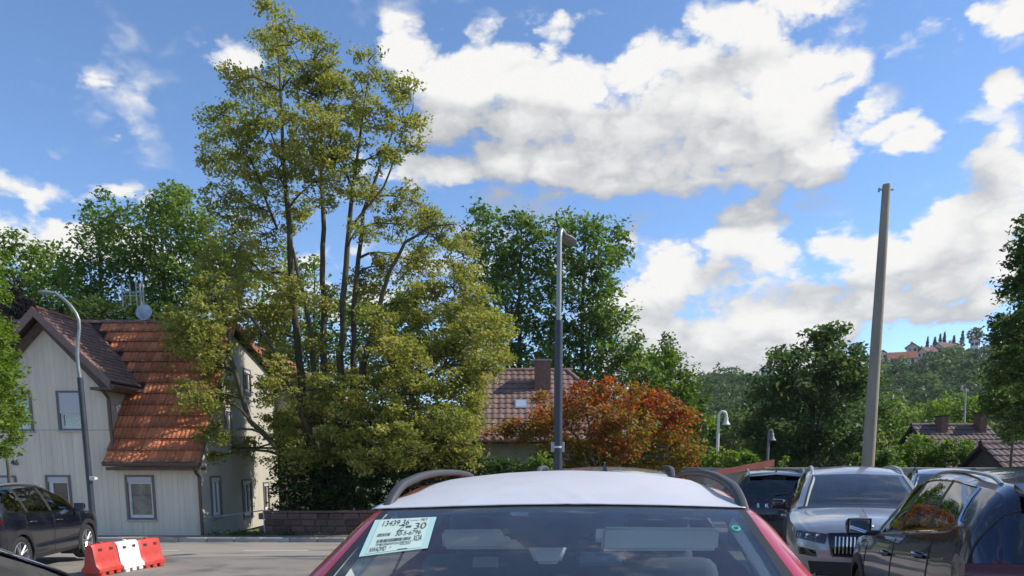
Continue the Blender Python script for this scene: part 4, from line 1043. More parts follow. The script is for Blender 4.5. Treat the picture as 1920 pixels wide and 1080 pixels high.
        # roof rail
        if rail:
            s0, s1 = 2.03 * kl, 3.72 * kl; r = MB(); pts = []; rr = []
            for k in range(33):
                t = k / 32; S = s0 + (s1 - s0) * t; e = min(1, min(t, 1 - t) / .13); lift = rail_h * math.sin(e * math.pi / 2) ** .8
                x = c.wc(S) - .045; pts.append(Vector((sg * x, c.y(S), c.topz(S, x) - .015 + lift)))
            vs = []; hw, hh = rail_w, rail_w * .9
            for k, p in enumerate(pts):
                d = (pts[min(k + 1, 32)] - pts[max(k - 1, 0)]).normalized(); up = Vector((1, 0, 0)).cross(d); up = up if up.z > 0 else -up
                for a in range(10):
                    an = 2 * math.pi * a / 10; ca, sa = math.cos(an), math.sin(an)
                    vs.append(p + Vector((1, 0, 0)) * (hw * math.copysign(abs(ca) ** .6, ca)) + up * (hh * math.copysign(abs(sa) ** .6, sa)))
            r.add(vs, [(k * 10 + a, k * 10 + (a + 1) % 10, (k + 1) * 10 + (a + 1) % 10, (k + 1) * 10 + a) for k in range(32) for a in range(10)] + [tuple(range(10))[::-1], tuple(range(320, 330))])
            obj('roof_rail', r, rail, root, smooth=60)
    # chrome line round the side windows
    if chrome_trim:
        for sg in (1, -1):
            ch = MB(); lo = []; hi = []
            for S in np.linspace(sG0 - .02, sG1, 40):
                r = c.section(S); lo.append((sg * (r[iBelt][0] + .004), c.y(S), r[iBelt][1] + .006)); hi.append((sg * (r[iTop - 1][0] + .006), c.ys(S, iTop - 1), r[iTop - 1][1]))
            rear = [(sg * (c.section(sG1)[j][0] + .006), c.ys(sG1, j), c.section(sG1)[j][1]) for j in range(iBelt, iTop)]
            ch.tube(lo, .011, 6); ch.tube(hi, .006, 6); ch.tube(rear, .008, 6)
            obj('window_chrome', ch, chrome_trim, root, smooth=60)
    if fin:
        S = 3.72 * kl; z = c.zt(S); f = MB()
        f.add([(-.02, c.y(S) - .10, z - .005), (.02, c.y(S) - .10, z - .005), (.022, c.y(S) + .05, z - .01), (-.022, c.y(S) + .05, z - .01), (-.006, c.y(S) + .015, z + .075), (.006, c.y(S) + .015, z + .075), (.006, c.y(S) + .045, z + .07), (-.006, c.y(S) + .045, z + .07)],
              [(0, 3, 2, 1), (0, 1, 5, 4), (1, 2, 6, 5), (2, 3, 7, 6), (3, 0, 4, 7), (4, 5, 6, 7)]); obj('antenna_fin', f, gloss_bk, root)
    # front and rear ends
    kh, kw = c.kh, c.kw
    if detail in ('front', 'both'):
        for sg in (1, -1):
            h = c.patch('front', [(sg * .48 * kw, .70 * kh), (sg * .80 * kw, .755 * kh), (sg * .80 * kw, .845 * kh), (sg * .46 * kw, .815 * kh)], 10, 5, .012, .04); HL = obj('headlight', h, lampglass, root, smooth=60)
            i = c.patch('front', [(sg * .48 * kw, .70 * kh), (sg * .80 * kw, .755 * kh), (sg * .80 * kw, .845 * kh), (sg * .46 * kw, .815 * kh)], 10, 5, .001, 0); obj('housing', i, grey_pl, HL)
            for x in (.57, .68):
                pj = MB(); q = c.on('front', sg * x * kw, .785 * kh, .002); pj.lathe([(.032, 0), (.032, -.008), (.024, -.006), (.001, -.009)], q, 'y', 14); obj('projector', pj, chrome, HL)
            f = c.patch('front', [(sg * .56 * kw, .55 * kh), (sg * .76 * kw, .57 * kh), (sg * .78 * kw, .66 * kh), (sg * .58 * kw, .625 * kh)], 8, 4, .010, .02); obj('fog_lamp', f, lampglass, root, smooth=60)
            f = c.patch('front', [(sg * .56 * kw, .55 * kh), (sg * .76 * kw, .57 * kh), (sg * .78 * kw, .66 * kh), (sg * .58 * kw, .625 * kh)], 8, 4, .002, .0); obj('fog_recess', f, gloss_bk, root)
        g = c.patch('front', [(-.40 * kw, .57 * kh), (.40 * kw, .57 * kh), (.455 * kw, .82 * kh), (-.455 * kw, .82 * kh)], 16, 6, .008, .03); GR = obj('grille', g, gloss_bk, root, smooth=60)
        for k in range(19):
            x = (-.37 + .74 * k / 18) * kw
            b = MB(); b.tube([c.on('front', x, z * kh, .018) for z in (.60, .68, .79)], .009, 6); obj('grille_bar', b, chrome, GR)
        e = MB(); loop = [(-.40, .57), (0, .56), (.40, .57), (.455, .82), (0, .835), (-.455, .82), (-.40, .57)]
        pts = []
        for (a, b2), (c2, d2) in zip(loop[:-1], loop[1:]):
            pts += [c.on('front', (a + (c2 - a) * t) * kw, (b2 + (d2 - b2) * t) * kh, .016) for t in np.linspace(0, 1, 7)[:-1]]
        e.tube(pts + [pts[0]], .011, 6); obj('grille_frame', e, gloss_bk, GR, smooth=60)
        i = c.patch('front', [(-.62 * kw, .36), (.62 * kw, .36), (.66 * kw, .50 * kh), (-.66 * kw, .50 * kh)], 16, 4, .006, .02); obj('lower_intake', i, black_pl, root, smooth=60)
        sk = c.patch('front', [(-.5 * kw, .30), (.5 * kw, .30), (.55 * kw, .345), (-.55 * kw, .345)], 12, 2, .014, .02); obj('skid_plate', sk, alloy, root, smooth=60)
        bd = MB(); q = c.on('top', 0, .13 * kl, .004); bd.lathe([(.001, .006), (.035, .004), (.038, -.01)], q, 'z', 18); obj('badge', bd, chrome, root)
        cr_ = MB(); cr_.tube([c.on('top', .0, S, .002) for S in np.linspace(.2 * kl, 1.0 * kl, 14)], .006, 6); obj('bonnet_crease', cr_, body_m, root, smooth=180)
    if detail in ('rear', 'both'):
        for sg in (1, -1):
            t = c.patch('rear', [(sg * .46 * kw, .90 * kh + tail_dz), (sg * .80 * kw, .90 * kh + tail_dz), (sg * .82 * kw, 1.03 * kh + tail_dz), (sg * .40 * kw, .985 * kh + tail_dz)], 12, 5, .014, .04); obj('tail_light', t, tailred, root, smooth=60)
            sd = 'side+' if sg > 0 else 'side-'
            t = c.patch(sd, [(L - .40, .95 * kh + tail_dz), (L - .13, .90 * kh + tail_dz), (L - .14, 1.02 * kh + tail_dz), (L - .30, 1.00 * kh + tail_dz)], 8, 4, .012, .02); obj('tail_light', t, tailred, root, smooth=60)
        for sg in (1, -1):
            gp = MB(); S = 4.02 * kl; r = c.section(S); ja = next(j for j in range(1, len(r)) if r[j][1] > .8)
            gp.tube([(sg * (r[j][0] + .001), c.ys(S, j), r[j][1] + (.001 if j > iTop else 0)) for j in range(ja, iTop + 3)], .006, 5); obj('tailgate_gap', gp, black_pl, root)
        pl = c.patch('rear', [(-.30 * kw, .72 * kh), (.30 * kw, .72 * kh), (.33 * kw, .88 * kh), (-.33 * kw, .88 * kh)], 10, 4, .004, .01); obj('plate_recess', pl, gloss_bk, root, smooth=60)
        bp = c.patch('rear', [(-.68 * kw, .40), (.68 * kw, .40), (.74 * kw, .60 * kh), (-.74 * kw, .60 * kh)], 16, 4, .015, .03); obj('rear_bumper', bp, black_pl, root, smooth=60)
        S = 3.90 * kl; sp = MB(); w = c.wc(S) - .04
        sp.add([(-w, c.y(S), c.topz(S, w) + .012), (w, c.y(S), c.topz(S, w) + .012), (w * .97, c.y(S) + .17, c.topz(S, w) - .045), (-w * .97, c.y(S) + .17, c.topz(S, w) - .045),
                (0, c.y(S), c.zt(S) + .012), (0, c.y(S) + .19, c.zt(S) - .035), (-w, c.y(S) + .02, c.topz(S, w) - .05), (w, c.y(S) + .02, c.topz(S, w) - .05)],
               [(0, 4, 5, 3), (4, 1, 2, 5), (3, 5, 2, 7, 6), (0, 3, 6), (1, 7, 2)])
        obj('spoiler', sp, body_m, root)
        wp = MB(); wp.tube([c.on('rear', .0, 1.10 * kh, .03), c.on('rear', -.12, 1.115 * kh, .03), c.on('rear', -.36, 1.14 * kh, .025)], [.016, .012, .007], 6); obj('rear_wiper', wp, black_pl, root)
        if tailgate_text:
            word, size, sp_, zz = tailgate_text
            for k, chx in enumerate(word):
                x = (k - (len(word) - 1) / 2) * sp_                       # seen from behind: left to right is -x to +x after the turn
                q = Vector(c.on('rear', -x, zz, .016))
                text_part(chx, size, root, chrome, Matrix.Translation(q) @ Matrix.Rotation(math.pi, 4, 'Z') @ Matrix.Rotation(math.pi / 2 - .12, 4, 'X'), 'tailgate_letter', .004)
    # interior
    if interior:
        f = MB(); f.box(-.78 * kw, .78 * kw, c.y(1.25 * kl), c.y(4.0 * kl), .36, .42); obj('cabin_floor', f, seatm, root)
        d = MB(); d.rbox((0, c.y(1.42 * kl), .86 * kh), (1.42 * kw, .52, .30), .06); obj('dashboard', d, black_pl, root, smooth=60)
        for x in (-.37, .37):
            s_ = MB(); s_.rbox((x * kw, c.y(2.40 * kl), .62), (.50, .52, .18), .06); s_.rbox((x * kw, c.y(2.68 * kl), .93 * kh), (.50, .16, .62), .065, Euler((-.22, 0, 0))); q = obj('seat', s_, seatm, root, smooth=60)
            hd = MB(); hd.rbox((x * kw, c.y(2.78 * kl), 1.33 * kh), (.27, .10, .18), .04, Euler((-.15, 0, 0))); hd.tube([(x * kw - .06, c.y(2.76 * kl), 1.2 * kh), (x * kw - .06, c.y(2.77 * kl), 1.28 * kh)], .008, 6); hd.tube([(x * kw + .06, c.y(2.76 * kl), 1.2 * kh), (x * kw + .06, c.y(2.77 * kl), 1.28 * kh)], .008, 6); obj('headrest', hd, seatm, q, smooth=60)
        s_ = MB(); s_.rbox((0, c.y(3.32 * kl), .62), (1.30 * kw, .5, .2), .06); s_.rbox((0, c.y(3.62 * kl), .92 * kh), (1.28 * kw, .15, .56), .06, Euler((-.25, 0, 0))); q = obj('rear_bench', s_, seatm, root, smooth=60)
        for x in (-.42, 0, .42):
            hd = MB(); hd.rbox((x * kw, c.y(3.72 * kl), 1.24 * kh), (.25, .09, .14), .035); obj('headrest', hd, seatm, q, smooth=60)
        sw = MB(); n = 20; ctr = Vector((.37 * kw, c.y(1.86 * kl), .93 * kh)); R_ = Euler((-.45, 0, 0)).to_matrix()
        ringp = [ctr + R_ @ Vector((.185 * math.cos(2 * math.pi * k / n), 0, .185 * math.sin(2 * math.pi * k / n))) for k in range(n + 1)]; sw.tube(ringp, .016, 6, False); sw.rbox(ctr, (.14, .05, .12), .02); obj('steering_wheel', sw, black_pl, root, smooth=60)
        # headlining just inside the roof skin and pillars
        hl = MB(); nS = 26
        ss = np.linspace(2.03 * kl, (3.6 if c.shear_amt else 3.85) * kl, nS); us = (-.93, -.6, -.3, 0, .3, .6, .93)
        vs = [(u * (c.wc(S) - .01), c.y(S), c.topz(S, u * c.wc(S)) - .035) for S in ss for u in us]
        hl.add(vs, [(i * 7 + k, i * 7 + k + 1, (i + 1) * 7 + k + 1, (i + 1) * 7 + k) for i in range(nS - 1) for k in range(6)]); obj('headlining', hl, lining, root, smooth=180)
        for sg in (1, -1):
            pt = MB(); pp = []
            for S in np.linspace(1.16 * kl, 2.02 * kl, 10):
                pp.append((sg * (c.wc(S) * .955 - .025), c.y(S) + .01, c.topz(S, c.wc(S) * .95) - .045))
            pt.tube(pp, .042, 8); obj('pillar_trim', pt, lining, root, smooth=60)
    return root
# ---------------------------------------------------------------- the red car in front
GP = 'cars parked in the car park'
red = paint('car_paint_red', (.46, .004, .006), .05)
RC = Car(screen_top=2.032)
RZ = math.radians(-6); ux = Vector((-math.sin(RZ), math.cos(RZ), 0))
wpt = Vector((.150, 2.335, 0)); cen = wpt + ux * (RC.L / 2 - 1.95)
red_car = make_car('red car with white film on its roof and a printed label in the windscreen', GP, (cen.x, cen.y, 0), RZ, RC, red, 'near', rail=grey_pl, rail_h=.056, rail_w=.016, detail='both', fin=False, glass_side=glass('car_glass_light', (.72, .78, .78), 1.6))
RM = Matrix.Translation(red_car.location) @ Matrix.Rotation(RZ, 4, 'Z'); RI = RM.inverted()
def on_red(px, py, Slim=(1.0, 3.4)):
    """where the line of sight through a photo pixel meets the car's upper surface, as (x, s)"""
    o = RI @ Vector((0, 0, CAMH)); d = RI.to_3x3() @ raydir(px, py); prev = None
    for k in range(4000):
        t = .8 + k * .001; p = o + d * t; S = p.y + RC.L / 2
        if S < 1.12: continue
        if p.z < RC.topz(S, p.x): return p.x, S
    raise RuntimeError('no hit')
# white transit film on the roof: ragged front edge, a few folds
film_m = mat('white_film', (.56, .565, .61), .36, var=.05, vscale=6, bump=.05, bscale=14)
edge = [(697, 957), (750, 955), (800, 953.5), (900, 950.5), (1000, 948.5), (1060, 948), (1100, 948), (1200, 949.2), (1300, 951.5), (1398, 955)]
nx = 76; fs_ = []; vs = []
ex = [on_red(*p) for p in edge]; ex.sort()
xs0 = np.linspace(ex[0][0], ex[-1][0], nx); s0 = np.interp(xs0, [e[0] for e in ex], [e[1] for e in ex])
rows = 44; r2 = np.random.default_rng(3)
for j in range(rows + 1):
    v = j / rows
    for i in range(nx):
        u = i / (nx - 1) * 2 - 1
        half = np.interp(v, [0, .04, .2, .45, 1], [.598, .60, .53, .50, .50])
        x = xs0[i] * (1 - min(1, v * 6)) + u * half * min(1, v * 6)
        S = s0[i] + (3.85 - s0[i]) * v ** 1.25
        off = .004 + .0004 * math.sin(x * 31 + S * 9) * math.sin(S * 13 + x * 5)
        for (cx, tilt, amp, w, ln) in ((.02, -1.6, .009, .010, .16), (.125, -1.2, .008, .009, .11), (.085, -2.5, .006, .012, .2), (-.34, 1.5, .004, .014, .2), (.42, 1.0, .004, .015, .25), (-.18, -.8, .003, .012, .15)):
            ds = S - s0[i]; q = (x - cx + ds / tilt * -1.0)
            off += .5 * amp * math.exp(-(q / w) ** 2) * math.exp(-ds / ln)
        off = .004 + (off - .004) * min(1, .25 + j / 4)
        if j == 0: off += .002
        vs.append(RC.on('top', x, S, off))
fs_ = [(j * nx + i, j * nx + i + 1, (j + 1) * nx + i + 1, (j + 1) * nx + i) for j in range(rows) for i in range(nx - 1)]
mb = MB(); mb.add(vs, fs_); fo = obj('roof_film', mb, film_m, red_car, smooth=180)
sl = fo.modifiers.new('thickness', 'SOLIDIFY'); sl.thickness = .0025; sl.offset = -1
# printed dark band along the top of the screen, sensor cover, mirror base
frit = mat('screen_print_black', (.004, .005, .009), .9, spec=.1)
ins = -.006
def ring(nm, px, m, off=ins, parent=red_car, skirt=0, n=(10, 6)):
    q = [on_red(*p) for p in px]; return obj(nm, RC.patch('top', q, n[0], n[1], off, skirt), m, parent, smooth=180)
topS = 2.02
def strip(nm, x0, x1, s0_, s1_, m, off=ins): return obj(nm, RC.patch('top', [(x0, s0_), (x1, s0_), (x1, s1_), (x0, s1_)], 16, 3, off, 0), m, red_car, smooth=180)
strip('screen_print', -.56, .56, topS - .035, topS, frit)
ring('sensor_shade', [(985, 1020), (1072, 1020), (1150, 962), (912, 962)], frit, -.012)
for sg in (1, -1):
    q = [(sg * .555, 1.2), (sg * .60, 1.2), (sg * .575, topS), (sg * .535, topS)]
    obj('screen_print', RC.patch('top', [(sg * (RC.wc(1.2) * .875), 1.2), (sg * RC.wc(1.2) * .835, 1.2), (sg * RC.wc(topS) * .835, topS), (sg * RC.wc(topS) * .875, topS)], 4, 12, ins, 0), frit, red_car, smooth=180)
trim_l = mat('mirror_cover_grey', (.62, .62, .59), .6)
def P3(px, py, Y): return RI @ V(px, py, Y)
def lump(nm, quad_px, Y, thick, m, r=.012):
    """solid lozenge whose face fills four photo points at depth Y"""
    q = [P3(px, py, Y) for px, py in quad_px]; mb = MB()
    back = [p + Vector((0, thick, 0)) for p in q]
    bm = bmesh.new(); v = [bm.verts.new(p) for p in q + back]
    for f in ((0, 1, 2, 3), (7, 6, 5, 4), (0, 4, 5, 1), (1, 5, 6, 2), (2, 6, 7, 3), (3, 7, 4, 0)): bm.faces.new([v[i] for i in f])
    bmesh.ops.recalc_face_normals(bm, faces=bm.faces[:]); bmesh.ops.bevel(bm, geom=bm.edges[:], offset=r, segments=3, affect='EDGES'); bm.verts.index_update()
    mb.add([w.co for w in bm.verts], [[w.index for w in f.verts] for f in bm.faces]); bm.free()
    return obj(nm, mb, m, red_car, smooth=60)
lump('mirror_cover', [(1004, 1058), (1050, 1058), (1068, 1016), (984, 1016)], 2.30, .08, trim_l, .010)
lump('mirror_stalk', [(950, 1012), (1108, 1012), (1128, 975), (925, 975)], 2.34, .06, black_pl, .012)
sg_ = mat('sensor_glass', (.10, .14, .22), .05, spec=1.0)
lump('camera_lens', [(1008, 986), (1040, 986), (1033, 975), (1018, 975)], 2.305, .02, sg_, .003)
visor_m = mat('visor_beige', (.66, .66, .58), .85)
vis = lump('sun_visor', [(1127, 1033), (1346, 1033), (1350, 990), (1130, 988)], 2.43, .022, visor_m, .010)
lump('sun_visor', [(830, 1030), (1000, 1030), (998, 992), (826, 994)], 2.52, .022, visor_m, .010)
lump('rear_view_mirror', [(1080, 1062), (1172, 1060), (1174, 1036), (1082, 1036)], 2.42, .03, mat('mirror_blue_grey', (.10, .16, .24), .15), .010)
lump('warning_label', [(885, 1064), (934, 1064), (934, 1044), (887, 1044)], 2.9, .004, mat('label_grey', (.30, .33, .34), .7), .001)
# screen label: green-white paper with print
paper = mat('label_paper', (.52, .66, .58), .75, var=.05); paper_e = mat('label_film', (.42, .62, .60), .5)
ink = mat('ink', (.05, .06, .065), .7)
LQ = [on_red(*p) for p in ((673, 1046), (802, 1030), (819, 971), (704, 977))]
lab = obj('label_sheet', RC.patch('top', LQ, 14, 8, .0035, 0), paper_e, red_car, smooth=180)
def luv(u, v):
    return tuple((1 - u) * (1 - v) * LQ[0][k] + u * (1 - v) * LQ[1][k] + u * v * LQ[2][k] + (1 - u) * v * LQ[3][k] for k in (0, 1))
inner = [luv(u, v) for u, v in ((.09, .04), (.90, .04), (.90, .97), (.09, .97))]
obj('label_paper', RC.patch('top', inner, 14, 8, .0045, 0), paper, lab, smooth=180)
def print_text(body, u0, v0, u1, v1):
    """lettering stretched into a box of label coordinates, laid on the curved screen"""
    cu = bpy.data.curves.new('print', 'FONT'); cu.body = body; cu.size = 1; t = bpy.data.objects.new('tmp_text', cu); COL.objects.link(t)
    bpy.context.view_layer.update(); me = bpy.data.meshes.new_from_object(t.evaluated_get(bpy.context.evaluated_depsgraph_get())); bpy.data.objects.remove(t)
    co = np.array([v.co[:2] for v in me.vertices]); mn, mxx = co.min(0), co.max(0)
    for v, p in zip(me.vertices, co):
        a = (p - mn) / (mxx - mn); x, S = luv(u0 + a[0] * (u1 - u0), v0 + a[1] * (v1 - v0)); v.co = RC.on('top', x, S, .0056)
    me.materials.clear(); me.materials.append(ink); link('printed_text', me, lab)
print_text('13439 36', .17, .76, .59, .93); print_text('Z', .44, .58, .55, .76); print_text('30', .70, .60, .88, .80)
print_text('PET', .77, .86, .88, .94); print_text('30-5-6796', .44, .44, .83, .57); print_text('XOA', .74, .24, .87, .42)
print_text('TMBGR6NW5A3087653', .19, .20, .72, .27); print_text('NWADMD', .13, .06, .37, .18)
bars = MB(); r3 = random.Random(5)
def bar(u0, u1, v0, v1):
    a = [luv(*p) for p in ((u0, v0), (u1, v0), (u1, v1), (u0, v1))]; o = len(bars.v); bars.v += [RC.on('top', x, S, .0056) for x, S in a]; bars.f.append((o, o + 1, o + 2, o + 3))
u = .19
while u < .70:
    w = r3.choice((.003, .003, .006, .009)); bar(u, u + w, .29, .38); u += w + r3.choice((.003, .005, .007))
u = .16
while u < .36:
    w = r3.choice((.003, .005)); bar(u, u + w, .46, .55); u += w + .005
for k in range(7): bar(.56 + k * .013, .567 + k * .013, .66, .73)
bar(.42, .45, .13, .14); bar(.55, .70, .045, .06); bar(.56, .72, .17, .18); bar(.60, .73, .885, .895)
obj('printed_bars', bars, ink, lab, fix=False)
# round turquoise sticker
tq = mat('turquoise', (.02, .50, .42), .6); xc, Sc = on_red(1380, 992)
def disc(r0, r1, m, nm, off):
    mb = MB(); n = 20; vs = []
    for k in range(n):
        a = 2 * math.pi * k / n
        for r in (r0, r1): vs.append(RC.on('top', xc + r * math.cos(a), Sc + r * 1.4 * math.sin(a), off))
    mb.add(vs, [(2 * k, 2 * k + 1, (2 * k + 3) % (2 * n), (2 * k + 2) % (2 * n)) for k in range(n)]); return obj(nm, mb, m, red_car)
disc(.0005, .0125, tq, 'round_sticker', .003); disc(.003, .007, ink, 'sticker_ring', .0045)

# ---------------------------------------------------------------- other cars
def place(front_or_rear, heading, car, from_front=True):
    """centre of a car from the ground point of its nose (or tail) and its heading (unit vector of travel)"""
    h = Vector(heading).normalized(); p = Vector(front_or_rear); c = p - h * car.L / 2 if from_front else p + h * car.L / 2
    back = -h; return (c.x, c.y, gz(c.x, c.y)), math.atan2(-back.x, back.y)
silver = paint('car_paint_silver', (.40, .41, .42), .65, .3)
K = Car(4.70, 1.88, 1.65); loc, rz = place((4.22, 8.75, 0), (-.33, -.945, 0), K)
make_car('silver seven seat car facing us with upright chrome grille bars, between dark cars', GP, loc, rz, K, silver, 'front', rail=alloy, rail_h=.05, detail='front', fin=False, mirror_m=gloss_bk)
navy = paint('car_paint_navy', (.008, .017, .050), .35, .2)
B = Car(4.25, 1.85, 1.60, shear=.30, zt_patch=dict(zb=[(0, .58), (.12, .80), (.3, .88), (.7, .92), (1.12, .955), (1.7, 1.03), (2.3, 1.09), (3.0, 1.16), (3.5, 1.21), (3.8, 1.27), (3.95, 1.25), (4.1, 1.10), (4.3, .93), (4.38, .70)], wc=[(0, .52), (.06, .62), (.15, .69), (.3, .74), (.6, .77), (1.0, .785), (1.12, .765), (1.5, .70), (1.95, .68), (2.4, .70), (3.3, .72), (3.8, .73), (3.95, .72), (4.2, .78), (4.28, .76), (4.38, .64)], wb=[(0, .58), (.04, .68), (.12, .775), (.3, .85), (.6, .895), (1.1, .905), (2.2, .92), (3.3, .918), (3.8, .905), (4.05, .895), (4.2, .87), (4.31, .81), (4.38, .70)])); hd = Vector((.27, .96, 0)).normalized(); rgt = Vector((.96, -.27, 0)).normalized()
c0 = Vector((2.43, 4.0, 0)) + hd * (3.78 * B.kl - B.L / 2) + rgt * .86
make_car('glossy navy blue car seen from behind with chrome window surround at the right edge', GP, (c0.x, c0.y, gz(c0.x, c0.y) + .02), math.atan2(hd.x, -hd.y), B, navy, 'rear', rail=alloy, rail_h=.024, rail_w=.011, chrome_trim=chrome, detail='rear', fin=False, tail_dz=.10, wide_rear=True)
black = paint('car_paint_black', (.008, .010, .022), .3, .22)
D = Car(4.70, 1.86, 1.66); hd = Vector((.30, .95, 0)).normalized(); loc, rz = place((5.28, 15.0, 0), hd, D, False)
make_car('dark car seen from behind with spaced letters on its tailgate, beside the silver car', GP, (loc[0], loc[1], loc[2] - .0), rz, D, black, 'rear', rail=alloy, rail_h=.05, detail='rear', tailgate_text=('SKODA', .11, .165, .93))
grey = paint('car_paint_grey', (.33, .34, .31), .6, .3)
E = Car(4.5, 1.84, 1.605); hd = Vector((.12, .99, 0)).normalized(); loc, rz = place((.66, 5.35, 0), hd, E, False)
make_car('grey car parked close behind the red car, only its roof, rails and fin showing', GP, (loc[0], loc[1], loc[2] + .045), rz, E, grey, 'rear', rail=grey_pl, rail_h=.05, detail='rear')
black2 = paint('car_paint_blue_black', (.006, .008, .018), .2, .2)
A = Car(4.36, 1.84, 1.61); hd = Vector((-.12, .99, 0)).normalized()
c0 = Vector((-8.62, 12.9, 0)) + hd * (A.L / 2 - (A.L - 3.52 * A.kl)) + Vector((-.99, -.12, 0)) * .80
make_car('black car seen from its side with alloy wheels, beside the red and white barriers', GP, (c0.x, c0.y, gz(c0.x, c0.y)), math.atan2(hd.x, -hd.y), A, black2, 'side', rail=alloy, rail_h=.04, detail='both')
pale = paint('car_paint_pale_blue', (.45, .50, .56), .6, .3)
P_ = Car(4.5, 1.82, 1.66); loc, rz = place((8.1, 13.6, 0), (-.42, -.91, 0), P_)
make_car('pale blue silver car mostly hidden between the silver car and the navy car', GP, loc, rz, P_, pale, 'front', rail=grey_pl, rail_h=.04, detail='front', fin=False)
C5 = Car(4.3, 1.82, 1.61); hd = Vector((.02, 1.0, 0)).normalized()
c0 = Vector((-2.27, 3.97 - C5.L / 2, 0))
make_car('dark blue car at the lower left corner, only its side window edge showing', GP, (c0.x, c0.y, gz(c0.x, c0.y)), math.atan2(hd.x, -hd.y), C5, navy, 'side', chrome_trim=chrome, detail='both', fin=False)
# ================================================================== trees, shrubs, hedge
bark = mat('bark', (.085, .07, .05), .95, var=.35, vscale=5, bump=1.0, bscale=14, stretch=(1, 1, .25))
bark_y = mat('bark_lichen', (.075, .062, .036), .95, var=.35, vscale=5, bump=.5, bscale=20, stretch=(1, 1, .3))
PAL = dict(
    olive=[(.060, .075, .014), (.105, .115, .020), (.145, .145, .028), (.185, .165, .040)],
    green=[(.030, .060, .015), (.054, .100, .024), (.080, .135, .031), (.110, .165, .042)],
    deep=[(.019, .040, .014), (.031, .063, .019), (.048, .086, .025), (.070, .108, .033)],
    bright=[(.045, .085, .012), (.075, .135, .020), (.105, .165, .028), (.14, .19, .04)],
    red=[(.075, .080, .018), (.125, .095, .022), (.160, .052, .022), (.165, .028, .024)],
    purple=[(.012, .010, .014), (.020, .016, .018), (.028, .022, .022), (.03, .03, .025)],
    far=[(.022, .046, .018), (.034, .066, .022), (.050, .084, .028), (.072, .105, .032)])
PAL = {k: [tuple(c * g * (1.0 if k == 'purple' else 2.35 if k == 'olive' else 2.1 if k == 'red' else 1.7 if k == 'green' else 1.6) for c, g in zip(q, (.98, 1.0, 1.2) if k == 'olive' else (1.12, 1.0, .85) if k != 'purple' else (1, 1, 1))) for q in v] for k, v in PAL.items()}
LM = {k: leafmat('leaf_' + k, v, .46) for k, v in PAL.items()}

def leaf_mesh(name, C, size, rs, tint, aspect=.55, up=.5, droop=None):
    """one rhombic leaf (two triangles, folded on the midrib) per centre"""
    n = len(C)
    nrm = rs.normal(size=(n, 3)); nrm[:, 2] = np.abs(nrm[:, 2]) + up; nrm /= np.linalg.norm(nrm, axis=1)[:, None]
    t = rs.normal(size=(n, 3)); 
    if droop is not None: t[:, 2] -= droop
    t -= nrm * (t * nrm).sum(1)[:, None]; t /= np.linalg.norm(t, axis=1)[:, None]
    b = np.cross(nrm, t); s = (size * rs.uniform(.5, 1.6, n))[:, None]
    v = np.empty((n, 4, 3)); fold = nrm * s * .12
    v[:, 0] = C - t * s * .5; v[:, 1] = C + b * s * aspect * .5 + fold; v[:, 2] = C + t * s * .5; v[:, 3] = C - b * s * aspect * .5 + fold
    me = bpy.data.meshes.new(name); me.vertices.add(4 * n); me.vertices.foreach_set('co', v.reshape(-1))
    f = np.arange(4 * n).reshape(n, 4)
    tri = np.stack([f[:, [0, 1, 2]], f[:, [0, 2, 3]]], 1).reshape(-1)
    me.loops.add(6 * n); me.loops.foreach_set('vertex_index', tri.astype(np.int32))
    me.polygons.add(2 * n); me.polygons.foreach_set('loop_start', (np.arange(2 * n) * 3).astype(np.int32))
    a = me.attributes.new('tint', 'FLOAT', 'POINT'); a.data.foreach_set('value', np.repeat(np.clip(tint, 0, 1), 4).astype(np.float32))
    me.update(calc_edges=True); me.validate()
    return me

def pblob(px, py, Y, rx, ry, d=None):
    p = V(px, py, Y); s = Y / F
    return (p.x, Y, p.z, rx * s, d if d else (rx + ry) * .5 * s, ry * s)

